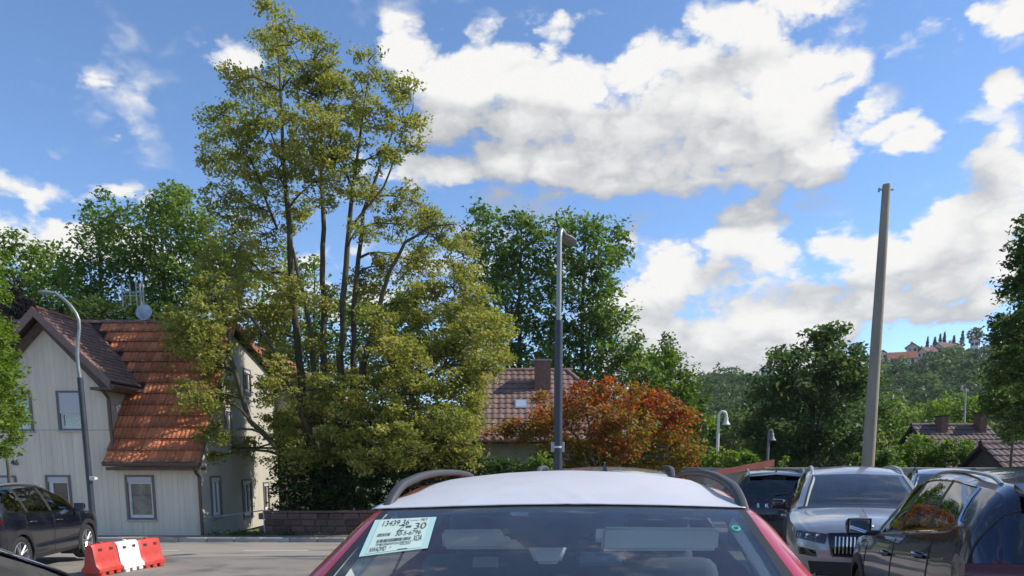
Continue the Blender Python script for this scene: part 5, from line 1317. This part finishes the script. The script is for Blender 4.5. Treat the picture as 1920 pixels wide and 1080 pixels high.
def make_tree(name, label, cat, base, stems, blobs, pal, leaf, density=1.0, clump_r=.45, per=34, seed=1, group=None, trunk_m=None, tint0=.5, tint_up=0.0, droop=None, tint_fn=None, fill=.30, aspect=.55, limbs=True, twig=.02):
    rs = np.random.default_rng(seed); root = thing(name, base, label, cat, group)
    T = MB(); nodes = []
    for st in stems:
        pts = [Vector(p[:3]) for p in st]; rad = [p[3] for p in st]
        # resample with a little wander
        P = []; R = []
        for k in range(len(pts) - 1):
            m = max(2, int((pts[k + 1] - pts[k]).length / max(.5, clump_r)))
            for i in range(m):
                t = i / m; w = Vector(rs.normal(size=3)) * rad[k] * .25
                P.append(pts[k].lerp(pts[k + 1], t) + (w if (k or i) else Vector())); R.append(rad[k] + (rad[k + 1] - rad[k]) * t)
        P.append(pts[-1]); R.append(rad[-1]); T.tube(P, R, 9); nodes += [(p, r) for p, r in zip(P, R)]
    NP = np.array([p[:] for p, r in nodes]) if nodes else None
    zmin = min(b[2] - b[5] for b in blobs); zmax = max(b[2] + b[5] for b in blobs)
    cents = []; tints = []
    for bb in blobs:
        cx, cy, cz, rx, ry, rz = bb[:6]; vol = (rx * ry * rz) ** (2 / 3) ; n = max(4, int(density * (bb[6] if len(bb) > 6 else 1.0) * 5.2 * vol / clump_r ** 2))
        d = rs.normal(size=(n, 3)); d /= np.linalg.norm(d, axis=1)[:, None]
        r = np.where(rs.random(n) < fill, rs.random(n) ** .5 * .8, rs.uniform(.78, 1.06, n))
        c = np.array([cx, cy, cz]) + d * r[:, None] * np.array([rx, ry, rz])
        keep = ~((d[:, 2] < -.55) & (rs.random(n) < .5)); c = c[keep]; cents.append(c)
        bt = rs.normal() * .10
        tints.append(bt + rs.normal(size=len(c)) * .12)
        if limbs and NP is not None:
            bc = Vector((cx, cy, cz)); dd = np.linalg.norm(NP - np.array([cx, cy, cz - rz * .5]), axis=1) + np.maximum(0, NP[:, 2] - cz) * 1.5
            k = int(dd.argmin()); p0, r0 = nodes[k]; L = (bc - p0).length
            if L > .3:
                mid = p0.lerp(bc, .5) + Vector((rs.normal() * .08 * L, rs.normal() * .08 * L, .10 * L))
                lr = min(r0 * .6, .02 + .016 * L); T.tube([p0, p0.lerp(mid, .5) + Vector((0, 0, .03 * L)), mid, bc], [lr, lr * .85, lr * .65, lr * .35], 6)
                src = [(mid, lr * .5), (bc, lr * .35)]
            else: src = [(bc, .03)]
            for q in c[rs.random(len(c)) < .45]:
                q = Vector(q); p, r = min(src, key=lambda a: (a[0] - q).length)
                m = p.lerp(q, .5) + Vector((rs.normal() * .06, rs.normal() * .06, .05)) * (q - p).length
                T.tube([p, m, q], [max(twig, r * .5), twig * .8, twig * .35], 4, False)
    C = np.concatenate(cents); tt = np.concatenate(tints); n = len(C)
    L = np.repeat(C, per, axis=0); sz = clump_r * np.repeat(rs.uniform(.6, 1.3, n), per)[:, None]
    off = rs.normal(size=(n * per, 3)) * .52
    ln = np.linalg.norm(off, axis=1)[:, None]; off = off / ln * np.minimum(ln, 1.15); off[:, 2] *= .75
    if droop: off[:, 2] = -np.abs(off[:, 2]) * (1 + droop) + .3
    L = L + off * sz
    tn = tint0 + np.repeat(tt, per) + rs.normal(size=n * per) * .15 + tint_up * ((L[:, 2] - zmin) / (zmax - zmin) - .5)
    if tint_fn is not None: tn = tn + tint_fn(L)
    me = leaf_mesh('crown', L, leaf, rs, tn, aspect, droop=droop); me.materials.append(LM[pal])
    link('crown', me, root, base)
    if T.v: obj('trunk', T, trunk_m or bark, root, base, smooth=60, fix=False)
    return root, n * per
LEAVES = 0
def S_(Y, *pts, dy=0):
    """stem from photo points (px, py, radius in metres, depth offset)"""
    out = []
    for p in pts:
        p = (p[0], p[1], p[2] * .72) + tuple(p[3:])
        y = Y + (p[3] if len(p) > 3 else 0) + dy; v = V(p[0], p[1], y); out.append((v.x, v.y, v.z, p[2]))
    return out
# ---- the big yellow-green tree
Y = 26.0; b = V(622, 1000, Y); gb = gz(b.x, Y); base = (b.x, Y, gb)
st = [S_(Y, (612, 990, .34), (585, 850, .25, -.2), (566, 740, .19, -.4), (553, 600, .155, -.6), (541, 430, .12, -.8), (531, 280, .08, -.8), (520, 60, .03, -.6)),
      S_(Y, (622, 990, .32), (610, 800, .20, .3), (607, 620, .15, .5), (606, 430, .11, .6), (600, 220, .05, .6), (588, 110, .02, .5)),
      S_(Y, (632, 990, .30), (636, 780, .19, -.3), (643, 600, .15, -.5), (655, 430, .11, -.7), (672, 280, .06, -.9), (690, 150, .02, -1)),
      S_(Y, (640, 990, .27), (662, 700, .15, .6), (668, 540, .12, .9), (680, 400, .09, 1.1), (735, 250, .04, 1.2)),
      S_(Y, (648, 990, .27), (680, 690, .15, -.8), (708, 580, .11, -1.2), (730, 510, .085, -1.4), (760, 455, .065, -1.6), (805, 425, .045, -1.8), (855, 420, .02, -2)),
      S_(Y, (585, 800, .15, -1), (588, 640, .10, -1.3), (562, 520, .08, -1.2), (540, 440, .06, -1)),
      S_(Y, (585, 830, .16, -1.4), (530, 680, .10, -2), (470, 590, .07, -2.4), (400, 570, .05, -2.6), (350, 600, .025, -2.6)),
      S_(Y, (560, 880, .16, -1.5), (470, 790, .11, -2.2), (440, 700, .10, -2.5), (430, 640, .07, -2.5), (415, 560, .03, -2.5)),
      S_(Y, (660, 850, .14, -1), (760, 730, .10, -1.4), (830, 690, .07, -1.6), (880, 640, .03, -1.6)),
      S_(Y, (520, 430, .06, -.8), (470, 300, .04, -1), (420, 250, .02, -1.2)), S_(Y, (655, 430, .06, -.7), (720, 350, .045, -.5), (775, 200, .02, -.3))]
mb_ = []
for (px, py, rx, ry) in [(512, 45, 26, 34), (505, 95, 30, 36), (545, 85, 26, 40), (590, 110, 30, 40), (475, 165, 36, 32), (530, 165, 42, 42), (435, 150, 22, 22), (600, 175, 34, 40),
        (415, 215, 32, 34), (440, 250, 46, 40), (505, 240, 48, 44), (575, 250, 40, 44), (405, 295, 26, 36), (450, 320, 45, 40), (520, 320, 46, 44), (640, 225, 34, 34), (690, 115, 24, 26), (680, 170, 28, 30), (735, 165, 22, 22), (765, 170, 22, 24),
        (700, 225, 36, 34), (755, 230, 34, 34), (775, 275, 20, 22), (640, 295, 42, 38), (705, 290, 40, 32), (415, 370, 30, 30), (470, 390, 45, 40), (590, 340, 36, 38), (650, 360, 40, 36), (560, 400, 34, 30), (500, 440, 46, 36), (435, 440, 42, 40),
        (430, 510, 50, 46), (490, 510, 40, 42), (400, 570, 44, 46), (450, 580, 46, 44), (370, 600, 40, 30), (350, 640, 34, 40), (345, 695, 24, 34), (395, 640, 34, 34), (385, 750, 22, 34), (400, 815, 24, 28), (430, 740, 20, 24), (405, 855, 14, 14),
        (700, 370, 34, 30), (770, 375, 34, 28), (800, 400, 26, 30), (740, 420, 40, 30), (680, 430, 28, 24), (820, 450, 44, 36), (870, 480, 34, 34), (780, 490, 46, 38), (850, 540, 50, 40), (900, 570, 34, 34), (730, 500, 30, 30), (800, 570, 46, 38),
        (870, 610, 48, 36), (925, 620, 38, 34), (940, 660, 20, 22), (760, 590, 34, 30), (840, 660, 56, 40), (890, 680, 34, 30), (770, 660, 46, 38), (720, 640, 26, 26), (860, 730, 50, 36), (868, 780, 28, 34), (800, 730, 56, 40), (740, 720, 44, 40),
        (690, 720, 36, 36), (630, 720, 40, 40), (700, 780, 50, 42), (770, 790, 58, 40), (840, 800, 54, 40), (640, 790, 46, 42), (590, 750, 34, 40), (545, 720, 32, 36), (560, 800, 44, 40), (520, 800, 30, 34), (605, 140, 30, 34), (640, 170, 30, 32), (595, 240, 34, 36), (632, 300, 34, 34), (560, 300, 36, 36), (330, 590, 26, 26), (365, 665, 30, 30), (405, 705, 30, 30), (425, 840, 20, 22), (350, 740, 18, 26), (610, 850, 50, 36), (690, 845, 56, 36), (770, 850, 60, 34),
        (850, 860, 54, 30), (555, 560, 34, 34), (690, 540, 34, 34), (740, 660, 40, 36), (700, 600, 28, 28), (520, 590, 36, 36), (490, 630, 34, 34), (620, 560, 22, 26), (895, 700, 26, 26), (845, 830, 36, 30), (540, 860, 36, 34), (500, 740, 22, 30), (520, 670, 22, 24), (480, 840, 16, 24), (590, 650, 22, 26), (858, 855, 30, 26)]:
    dY = random.Random(px * 7 + py).uniform(-2.2, 1.6) - (1.6 if px < 440 and py > 560 else 0)
    q = pblob(px, py, Y + dY, rx, ry) + (float(np.interp(py, [150, 430, 560, 640], [.62, .62, .9, 1.0])),); mb_.append(q)
    if py > 590 and px > 500:
        r_ = random.Random(px + py * 3); mb_.append(pblob(px + r_.uniform(-25, 25), py + r_.uniform(-15, 20), Y - r_.uniform(1.2, 3.4), rx * .9, ry * .9) + (.6,))
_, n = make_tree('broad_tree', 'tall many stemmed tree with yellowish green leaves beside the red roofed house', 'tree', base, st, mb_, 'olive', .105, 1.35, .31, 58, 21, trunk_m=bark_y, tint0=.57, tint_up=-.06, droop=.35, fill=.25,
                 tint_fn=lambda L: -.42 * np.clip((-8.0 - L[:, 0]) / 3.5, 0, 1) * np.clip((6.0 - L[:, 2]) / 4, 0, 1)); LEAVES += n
# ---- far trees on the left behind the house
GL_ = 'leafy trees behind the grey house'
def simple(name, label, px, Y, blobs, pal, leaf, seed, cat='tree', group=None, r=.22, **kw):
    global LEAVES
    bx = V(px, 868, Y).x; z0 = farz(bx, Y); base = (bx, Y, z0); bl = [pblob(b[0], b[1], Y + (b[4] if len(b) > 4 else random.Random(b[0] + b[1]).uniform(-1.5, 1.5)), b[2], b[3]) for b in blobs]
    leaf *= .78; kw['per'] = int(kw.get('per', 30) * 1.7)
    if group in (GL_, 'green trees behind the tiled roof'): kw['density'] = kw.get('density', 1.0) * 1.12; kw['fill'] = .34
    top = max(b[2] for b in bl); st = [[(bx, Y, z0 - .1, r), (bx + .1, Y, z0 + (top - z0) * .35, r * .75), (bx - .1, Y + .1, z0 + (top - z0) * .7, r * .45), (bx + .1, Y, top, r * .15)]]
    if name == 'columnar_tree': st = [[(bx, Y, z0 - .1, r), (bx + .03, Y, z0 + (top - z0) * .22, r * .8), (bx, Y, z0 + (top - z0) * .40, r * .3)]]
    for k in range(0 if name == 'columnar_tree' else 2):
        a = bl[(k * 3 + 1) % len(bl)]; st.append([(bx, Y, z0 + (top - z0) * .25, r * .55), ((bx + a[0]) / 2, (Y + a[1]) / 2, (z0 + (top - z0) * .4 + a[2]) / 2, r * .35), (a[0], a[1], a[2], r * .12)])
    _, n = make_tree(name, label, cat, base, st, bl, pal, leaf, seed=seed, group=group, **kw); LEAVES += n
simple('ash_tree', 'green tree with an airy crown above the cross gable of the grey house', 215, 42, [(205, 400, 34, 32), (185, 440, 38, 36), (240, 430, 34, 36), (210, 480, 48, 40), (165, 500, 38, 36), (260, 500, 44, 40), (200, 550, 56, 44), (270, 560, 44, 42), (150, 560, 40, 40), (215, 610, 60, 40)], 'green', .28, 31, group=GL_, clump_r=.62, per=24, tint0=.6, tint_up=.15)
simple('ash_tree', 'green tree with a rounded crown behind the television aerial', 330, 41, [(330, 380, 36, 26), (300, 410, 40, 36), (360, 405, 42, 34), (390, 425, 26, 30), (320, 450, 56, 40), (380, 460, 44, 42), (290, 500, 40, 40), (350, 520, 60, 46), (410, 510, 44, 46), (310, 570, 56, 40), (380, 580, 60, 44), (340, 630, 60, 40)], 'green', .28, 32, group=GL_, clump_r=.62, per=26, tint0=.62, tint_up=.15)
simple('leafy_tree', 'broad green tree at the left margin behind the dark purple tree', 40, 46, [(20, 470, 40, 30), (70, 490, 44, 34), (-30, 490, 46, 40), (110, 530, 46, 40), (40, 540, 56, 44), (-30, 560, 56, 50), (100, 590, 56, 44), (30, 610, 56, 40), (150, 600, 40, 36)], 'bright', .32, 33, group=GL_, clump_r=.7, per=26, tint0=.25, tint_up=.1)
simple('purple_tree', 'dark purple leaved tree rising behind the left gable', 22, 38, [(22, 555, 26, 24), (10, 590, 34, 30), (45, 600, 22, 30), (20, 640, 40, 34)], 'purple', .26, 34, clump_r=.5, per=34)
simple('leafy_tree', 'dense dark green tree close behind the red roof ridge', 180, 38, [(110, 600, 40, 34), (170, 590, 46, 32), (235, 590, 46, 34), (300, 600, 46, 34), (140, 650, 56, 40), (250, 650, 60, 40)], 'deep', .26, 35, group=GL_, clump_r=.6, per=34, tint0=.55, density=1.3)
simple('leafy_tree', 'green tree filling the gap behind the stems of the yellowish tree', 600, 46, [(500, 600, 50, 50), (570, 560, 46, 46), (640, 580, 46, 46), (700, 610, 50, 50), (540, 660, 60, 50), (620, 650, 60, 50), (700, 690, 60, 50), (780, 650, 50, 50), (560, 500, 34, 34), (470, 520, 40, 40), (760, 580, 40, 40)], 'green', .32, 36, group=GL_, clump_r=.75, per=28, tint0=.6)
# ---- green trees behind house 2
GR_ = 'green trees behind the tiled roof'
simple('walnut_tree', 'tall green tree behind the brick chimney, between the yellowish tree and the street lamp', 975, 47, [(905, 420, 30, 28), (895, 460, 34, 34), (970, 420, 32, 30), (990, 455, 36, 34), (930, 470, 40, 36), (940, 520, 44, 40), (1000, 510, 40, 38), (900, 530, 40, 40), (960, 580, 56, 44), (1000, 620, 50, 44), (930, 640, 50, 44), (980, 670, 50, 40), (880, 600, 40, 40)], 'green', .32, 41, group=GR_, clump_r=.65, per=24, tint0=.45, tint_up=.1, density=.95)
simple('walnut_tree', 'large green spreading tree right of the middle street lamp above the red tree', 1090, 46, [(1040, 440, 34, 26), (1095, 440, 40, 30), (1145, 450, 34, 28), (1060, 490, 44, 36), (1120, 495, 48, 36), (1155, 490, 22, 20), (1040, 550, 40, 38), (1100, 560, 56, 44), (1140, 590, 44, 40), (1050, 620, 50, 44), (1110, 640, 60, 46), (1160, 640, 34, 40), (1070, 690, 60, 40), (1140, 700, 50, 40), (1190, 700, 36, 34), (1000, 690, 40, 36)], 'green', .32, 42, group=GR_, clump_r=.65, per=27, tint0=.50, tint_up=.0, density=1.0)
simple('birch_tree', 'pale green loose tree between the red tree and the wooded hill', 1240, 56, [(1225, 680, 30, 26), (1255, 690, 34, 34), (1215, 710, 34, 34), (1270, 730, 34, 36), (1230, 750, 50, 40), (1290, 760, 34, 36), (1280, 800, 44, 40), (1200, 750, 34, 34), (1195, 680, 30, 30), (1205, 800, 44, 40), (1310, 800, 24, 34)], 'bright', .36, 43, clump_r=.7, per=24, tint0=.12, density=1.1)
simple('spruce_tree', 'small dark conifer tip showing above the pale green tree', 1253, 72, [(1253, 645, 8, 12), (1253, 665, 14, 14), (1253, 690, 22, 18)], 'deep', .40, 44, clump_r=.6, per=24)
# ---- red autumn tree
simple('red_tree', 'rounded tree with orange and red autumn leaves in front of the tiled roof', 1130, 28, [(1140, 735, 36, 26), (1090, 750, 40, 30), (1195, 760, 40, 30), (1240, 765, 30, 26), (1050, 780, 42, 28), (1120, 780, 50, 34), (1180, 800, 50, 36), (1250, 800, 40, 30), (1280, 790, 20, 22), (1010, 790, 36, 22), (970, 805, 36, 20), (935, 815, 24, 14), (1020, 830, 46, 26), (1080, 830, 50, 34), (1150, 840, 56, 34), (1220, 840, 50, 36), (1275, 840, 32, 34), (1100, 870, 50, 24), (1190, 875, 56, 24), (1260, 872, 40, 24), (1020, 860, 30, 16), (1300, 860, 16, 20), (1010, 745, 18, 14), (1230, 720 + 25, 14, 12)],
       'red', .17, 51, clump_r=.36, per=30, tint0=.36, tint_up=.75, density=1.15, twig=.012, r=.16,
       tint_fn=lambda L: .22 * np.clip((L[:, 0] - 4.6) / 2.0, 0, 1))
# ---- big dark tree and neighbours on the right
simple('chestnut_tree', 'big dark green rounded tree left of the concrete pole', 1520, 40, [(1565, 640, 34, 26), (1530, 660, 40, 30), (1588, 680, 34, 30), (1490, 690, 40, 34), (1560, 700, 56, 40), (1620, 720, 30, 36), (1450, 730, 40, 34), (1510, 750, 56, 44), (1580, 770, 50, 44), (1440, 780, 44, 38), (1500, 820, 60, 44), (1570, 830, 56, 40), (1430, 830, 40, 36), (1470, 860, 50, 30), (1600, 850, 40, 40), (1470, 672, 16, 14), (1545, 628, 16, 10)], 'deep', .32, 61, clump_r=.62, per=30, tint0=.55, tint_up=.25, density=1.15)
simple('leafy_tree', 'mid green tree right of the concrete pole in front of the wooded hill', 1665, 42, [(1665, 770, 32, 28), (1640, 800, 36, 36), (1690, 800, 26, 32), (1670, 840, 46, 34), (1625, 850, 30, 30)], 'green', .30, 62, clump_r=.6, per=30, tint0=.55)
simple('leafy_tree', 'greyish green tree behind the white crook lamp', 1380, 60, [(1375, 800, 30, 26), (1345, 815, 26, 26), (1400, 820, 26, 26), (1370, 845, 40, 28)], 'far', .36, 63, clump_r=.75, per=28, tint0=.75)
for k, (px, py, rx, ry, Y, pal, lb) in enumerate([
        (1355, 862, 30, 16, 24, 'bright', 'yellow green shrub under the white crook lamp'), (1402, 858, 12, 11, 24, 'bright', 'small round bright shrub left of the dark broad tree'),
        (1022, 872, 30, 16, 24, 'green', 'low green shrub at the foot of the middle street lamp'), (1720, 850, 44, 28, 28, 'bright', 'yellowish green shrub in front of the dark purplish roof'),
        (1790, 855, 40, 28, 27.5, 'green', 'green shrub beside the columnar tree in front of the dark purplish roof'), (1660, 862, 30, 20, 27, 'green', 'green shrub right of the concrete pole foot'), (960, 885, 60, 5, 27, 'deep', 'low dark hedge in front of the tiled house wall')]):
    simple('shrub', lb, px, Y, [(px, py, rx, ry, 0), (px - rx * .5, py + ry * .3, rx * .6, ry * .7, .3), (px + rx * .5, py + ry * .3, rx * .55, ry * .7, -.3)], pal, .17, 70 + k, cat='shrub', clump_r=.26, per=26, r=.04, tint0=.5 if pal != 'bright' else .4, twig=.008)
simple('leafy_tree', 'light green tree behind the chimney of the dark purplish roof', 1770, 52, [(1740, 780, 34, 24), (1790, 770, 40, 28), (1830, 780, 34, 28), (1700, 800, 30, 24), (1760, 810, 50, 26)], 'bright', .30, 80, clump_r=.6, per=28, tint0=.35)
# ---- sapling
simple('sapling', 'thin twiggy sapling sticking up behind the dark parked car', 1470, 23, [(1473, 858, 7, 7, 0), (1466, 872, 5, 6, 0)], 'bright', .10, 81, cat='sapling', clump_r=.12, per=8, r=.025, twig=.008)
# ---- columnar hornbeams
simple('columnar_tree', 'narrow upright green tree at the left margin in front of the grey house', 12, 18.5, [(-8, 560, 14, 40), (-5, 620, 26, 40), (2, 680, 30, 40), (6, 735, 32, 40), (10, 780, 32, 34), (4, 815, 28, 26), (0, 845, 20, 20), (-20, 700, 36, 60), (-20, 780, 34, 40), (-14, 520, 8, 30)], 'bright', .11, 91, clump_r=.18, per=22, r=.06, tint0=.42, density=1.3, twig=.008, limbs=False)
simple('columnar_tree', 'tall narrow dark green tree at the right margin behind the navy car', 1893, 17.5, [(1914, 425, 5, 34), (1900, 475, 5, 30), (1884, 545, 5, 26), (1950, 440, 8, 34), (1932, 480, 12, 40), (1910, 520, 8, 40), (1962, 500, 30, 60), (1932, 560, 30, 50), (1960, 600, 40, 70), (1905, 620, 34, 46), (1945, 680, 50, 60), (1888, 690, 36, 46), (1900, 740, 46, 44), (1875, 760, 26, 34), (1950, 770, 50, 50), (1915, 800, 40, 30), (1870, 620, 8, 30), (1912, 470, 5, 26), (1982, 430, 26, 60)], 'deep', .12, 92, clump_r=.18, per=22, r=.05, tint0=.50, density=1.35, fill=.5, twig=.008, limbs=False)
# ---- dark hedge over the stone wall
hb_ = []
for k in range(16):
    for j in range(3):
        hb_.append((-7.3 + k * .52 + rnd.uniform(-.1, .1), 24.6 + rnd.uniform(-.3, .5), .25 + j * .55 + rnd.uniform(-.1, .1), .5, .6, .42))
_, n = make_tree('hedge', 'dark overgrown hedge on top of the low stone wall under the yellowish tree', 'hedge', (-4, 24.6, -.7), [[(-4, 24.8, -.7, .08), (-4, 24.8, .6, .04)], [(-6, 24.8, -.7, .08), (-6, 24.8, .6, .04)]], hb_, 'deep', .13, 1.0, .25, 22, 95, tint0=.25, twig=.01); LEAVES += n
# weeds along the foot of the wall and house
C_ = []; rs = np.random.default_rng(5)
for k in range(60):
    x = rs.uniform(-9.4, -7.4) if k < 30 else rs.uniform(-7.4, 0); c = np.array([x, 22.85 + rs.uniform(-.1, .1), gz(x, 23) + .14]); C_.append(c + rs.normal(size=(18, 3)) * np.array([.10, .06, .07]))
C_ = np.concatenate(C_); me = leaf_mesh('weeds', C_, .08, rs, rs.random(len(C_)), droop=-1); me.materials.append(LM['green']); tag(link('weeds', me), kind='stuff')

# ================================================================== wooded hill with houses
def hillpoint(px, d):
    a = math.atan2(px - 960, F); x, y = d * math.sin(a), d * math.cos(a); return x, y, farz(x, y)
rs = np.random.default_rng(77); cs = []; ts = []; szs = []
k = 0
while k < 1700:
    az = rs.uniform(math.radians(-8), math.radians(37)); d = rs.uniform(115, 430); x, y = d * math.sin(az), d * math.cos(az)
    if y < 95: continue
    if d > 335 and 24 < math.degrees(az) < 34 and rs.random() < .93: continue
    k += 1
    fk = 1.0 if d < 330 else .55; h = rs.uniform(5, 10) * fk; r = rs.uniform(2.8, 5.2) * (.6 + .4 * fk); z = farz(x, y)
    n = 170 if d < 300 else 130
    v = rs.normal(size=(n, 3)); v /= np.linalg.norm(v, axis=1)[:, None]; v[:, 2] = np.abs(v[:, 2]) * 1.1 - .25
    lump_ = 1 + .22 * np.sin(v[:, 0] * 5 + k) * np.cos(v[:, 1] * 6 + k * 2)
    cs.append(np.array([x, y, z + h * .45]) + v * np.array([r, r, h * .55]) * (lump_ * rs.uniform(.75, 1.08, n))[:, None]); ts.append(rs.normal() * .22 + rs.normal(size=n) * .12 + .45); szs.append(np.full(n, .95))
C_ = np.concatenate(cs); me = leaf_mesh('forest', C_, np.concatenate(szs), rs, np.concatenate(ts), .8, up=.9); me.materials.append(LM['far']); tag(link('forest', me), kind='stuff')
LEAVES += len(C_)
farwall = mat('far_wall_white', (.62, .61, .58), .9); farwall2 = mat('far_wall_cream', (.50, .44, .36), .9)
farroof = mat('far_roof_red', (.26, .085, .045), .85, var=.2, vscale=.6); farroof2 = mat('far_roof_brown', (.15, .075, .06), .85, var=.2, vscale=.6)
def hill_house(px, py, wpx, d, ang, wm, rm, label, hpx=None, storeys=2):
    """house whose eaves centre shows at (px, py); gable roof, windows, chimney"""
    a = math.atan2(px - 960, F); y = d * math.cos(a); q_ = V(px, py, y); x, z = q_.x, q_.z; s = y / F
    w = wpx * s; dp = w * .7; hh = 5.6 if storeys == 2 else 3.6; rf = dp * .36
    t = thing('hill_house', (x, y, z - hh), label, 'house', 'houses on the wooded hill', ang)
    mb = MB(); mb.prism([(-dp / 2, -4), (dp / 2, -4), (dp / 2, hh), (0, hh + rf - .3), (-dp / 2, hh)], 'x', -w / 2, w / 2); obj('wall', mb, wm, t)
    mb = MB(); e = .8
    for sg in (1, -1):
        q = [Vector((-w / 2 - e, sg * (dp / 2 + e), hh - rf * e / (dp / 2))), Vector((w / 2 + e, sg * (dp / 2 + e), hh - rf * e / (dp / 2))), Vector((w / 2 + e, 0, hh + rf)), Vector((-w / 2 - e, 0, hh + rf))]
        mb.add(q + [p + Vector((0, 0, .3)) for p in q], [(0, 1, 2, 3), (4, 5, 6, 7), (0, 1, 5, 4), (1, 2, 6, 5), (2, 3, 7, 6), (3, 0, 4, 7)])
    R = obj('roof', mb, rm, t)
    mb = MB(); mb.box(w * .2, w * .2 + .9, .5, 1.4, hh + rf * .3, hh + rf + 1.3); obj('chimney', mb, farwall2, R)
    for st_ in range(storeys):
        for k in range(4):
            u = -w / 2 + w * (k + .5) / 4; mb = MB(); mb.box(u - .6, u + .6, -dp / 2 - .06, -dp / 2 + .02, .9 + st_ * 2.7, 2.2 + st_ * 2.7); obj('window', mb, dark_in, t)
        for k in range(2):
            u = -dp / 2 + dp * (k + .5) / 2
            for sg in (1, -1):
                mb = MB(); mb.box(sg * w / 2 - .05, sg * w / 2 + .05, u - .55, u + .55, .9 + st_ * 2.7, 2.2 + st_ * 2.7); obj('window', mb, dark_in, t)
hill_house(1690, 673, 44, 385, -.35, farwall, farroof, 'white house with a long red roof on the hill, right of the pole')
hill_house(1654, 664, 20, 392, 1.2, farwall, farroof2, 'white gabled house on the hill touching the right side of the pole')
hill_house(1742, 660, 30, 392, .2, farwall2, farroof2, 'hill house with a large brown roof below the row of pointed conifers')
hill_house(1775, 654, 40, 400, .25, farwall2, farroof2, 'broad brown roofed house on the hill ridge under the conifers', storeys=1)
hill_house(1712, 652, 26, 410, 1.0, farwall2, farroof, 'small house with an orange roof behind the long red roof on the hill')
hill_house(1829, 640, 18, 400, .9, farwall, farroof, 'small orange roofed house high on the hill beside the columnar tree')
hill_house(1818, 668, 24, 380, .3, farwall, farroof2, 'pale house lower on the hill near the columnar tree')
hill_house(1596, 678, 26, 385, .5, farwall, farroof, 'red roofed house on the hill just left of the pole')
hill_house(1440, 693, 24, 395, .9, farwall, farroof2, 'brown roofed house on the hill behind the top of the dark tree', storeys=1)
hill_house(1337, 704, 16, 390, .3, farwall2, farroof, 'tiny orange roof on the hill above the red tree', storeys=1)
def conifer(px, py0, py1, d, label, wpx=8):
    a = math.atan2(px - 960, F); y = d * math.cos(a); x = V(px, py1, y).x; z1 = V(px, py0, y).z; z0 = V(px, py1, y).z; s = y / F; n = 240
    r_ = np.random.default_rng(int(px)); t = r_.random(n) ** .7; rad = wpx * s * .5 * t * (.75 + .25 * np.sin(t * 30)); an = r_.uniform(0, 6.283, n)
    C = np.stack([x + rad * np.cos(an), y + rad * np.sin(an), z1 + (z0 - z1) * t], 1)
    root = thing('conifer', (x, y, z0 - 2), label, 'tree', 'pointed conifers on the hill ridge')
    me = leaf_mesh('crown', C, .95, r_, r_.random(n) * .5, .6, droop=1); me.materials.append(LM['deep']); link('crown', me, root, root.location)
    mb = MB(); mb.tube([(x, y, z0 - 3), (x, y, z1 - .5)], [.25, .05], 6); obj('trunk', mb, bark, root, root.location)
CL = 'pointed conifer in the row on the hill ridge'
for px, a, b_, w, lb in ((1738, 632, 655, 6, 'leftmost pointed conifer of the ridge row'), (1752, 632, 650, 7, 'second pointed conifer in the ridge row, in a tight pair'), (1762, 627, 646, 6, 'narrow conifer in the middle of the ridge row'), (1770, 623, 645, 7, 'tallest narrow conifer over the broad brown roof'),
                  (1788, 630, 645, 5, 'small lone conifer right of the broad brown roof'), (1803, 620, 650, 11, 'wider conifer on the ridge near the columnar tree'), (1727, 650, 662, 7, 'low conifer beside the brown roof on the hill')):
    conifer(px, a, b_, 405, lb, w)
for px, py, rx, ry, d, pal, lb in ((1829, 628, 14, 13, 420, 'far', 'round dark tree on the highest part of the ridge'), (1605, 655, 13, 12, 410, 'far', 'thin airy tree on the hill left of the pole'), (1793, 660, 14, 9, 396, 'bright', 'bright green tree among the houses on the hill'), (1468, 672, 8, 10, 400, 'far', 'small tree on the skyline left of the big dark tree')):
    a = math.atan2(px - 960, F); y = d * math.cos(a); p = V(px, py, y); s = y / F
    r_ = np.random.default_rng(int(px + py)); n = 420; v = r_.normal(size=(n, 3)); v /= np.linalg.norm(v, axis=1)[:, None]
    C = np.array(p) + v * np.array([rx * s, rx * s, ry * s]) * (r_.random(n) ** .33)[:, None]
    root = thing('hill_tree', (p.x, p.y, p.z - ry * s - 3), lb, 'tree', 'trees among the hill houses')
    me = leaf_mesh('crown', C, 1.1, r_, r_.random(n) * .6 + .2, .7, up=.7); me.materials.append(LM[pal]); link('crown', me, root, root.location)
    mb = MB(); mb.tube([(p.x, p.y, p.z - ry * s - 4), (p.x, p.y, p.z)], [.35, .1], 6); obj('trunk', mb, bark, root, root.location)
# ---------------------------------------------------------------- air between here and the hill
HZ = MB(); HZ.box(-1560, 1560, -1560, 1560, -42.0, 80.0)
hzm = bpy.data.materials.new('haze_air'); hzm.use_nodes = True; hn = hzm.node_tree; hn.nodes.clear()
ho_ = hn.nodes.new('ShaderNodeOutputMaterial'); hv_ = hn.nodes.new('ShaderNodeVolumePrincipled'); hn.links.new(hv_.outputs[0], ho_.inputs['Volume'])
hv_.inputs['Density'].default_value = HAZE_DENSITY; hv_.inputs['Color'].default_value = (.80, .88, 1.0, 1); hv_.inputs['Anisotropy'].default_value = 0.2
tag(obj('haze', HZ, hzm), kind='stuff')
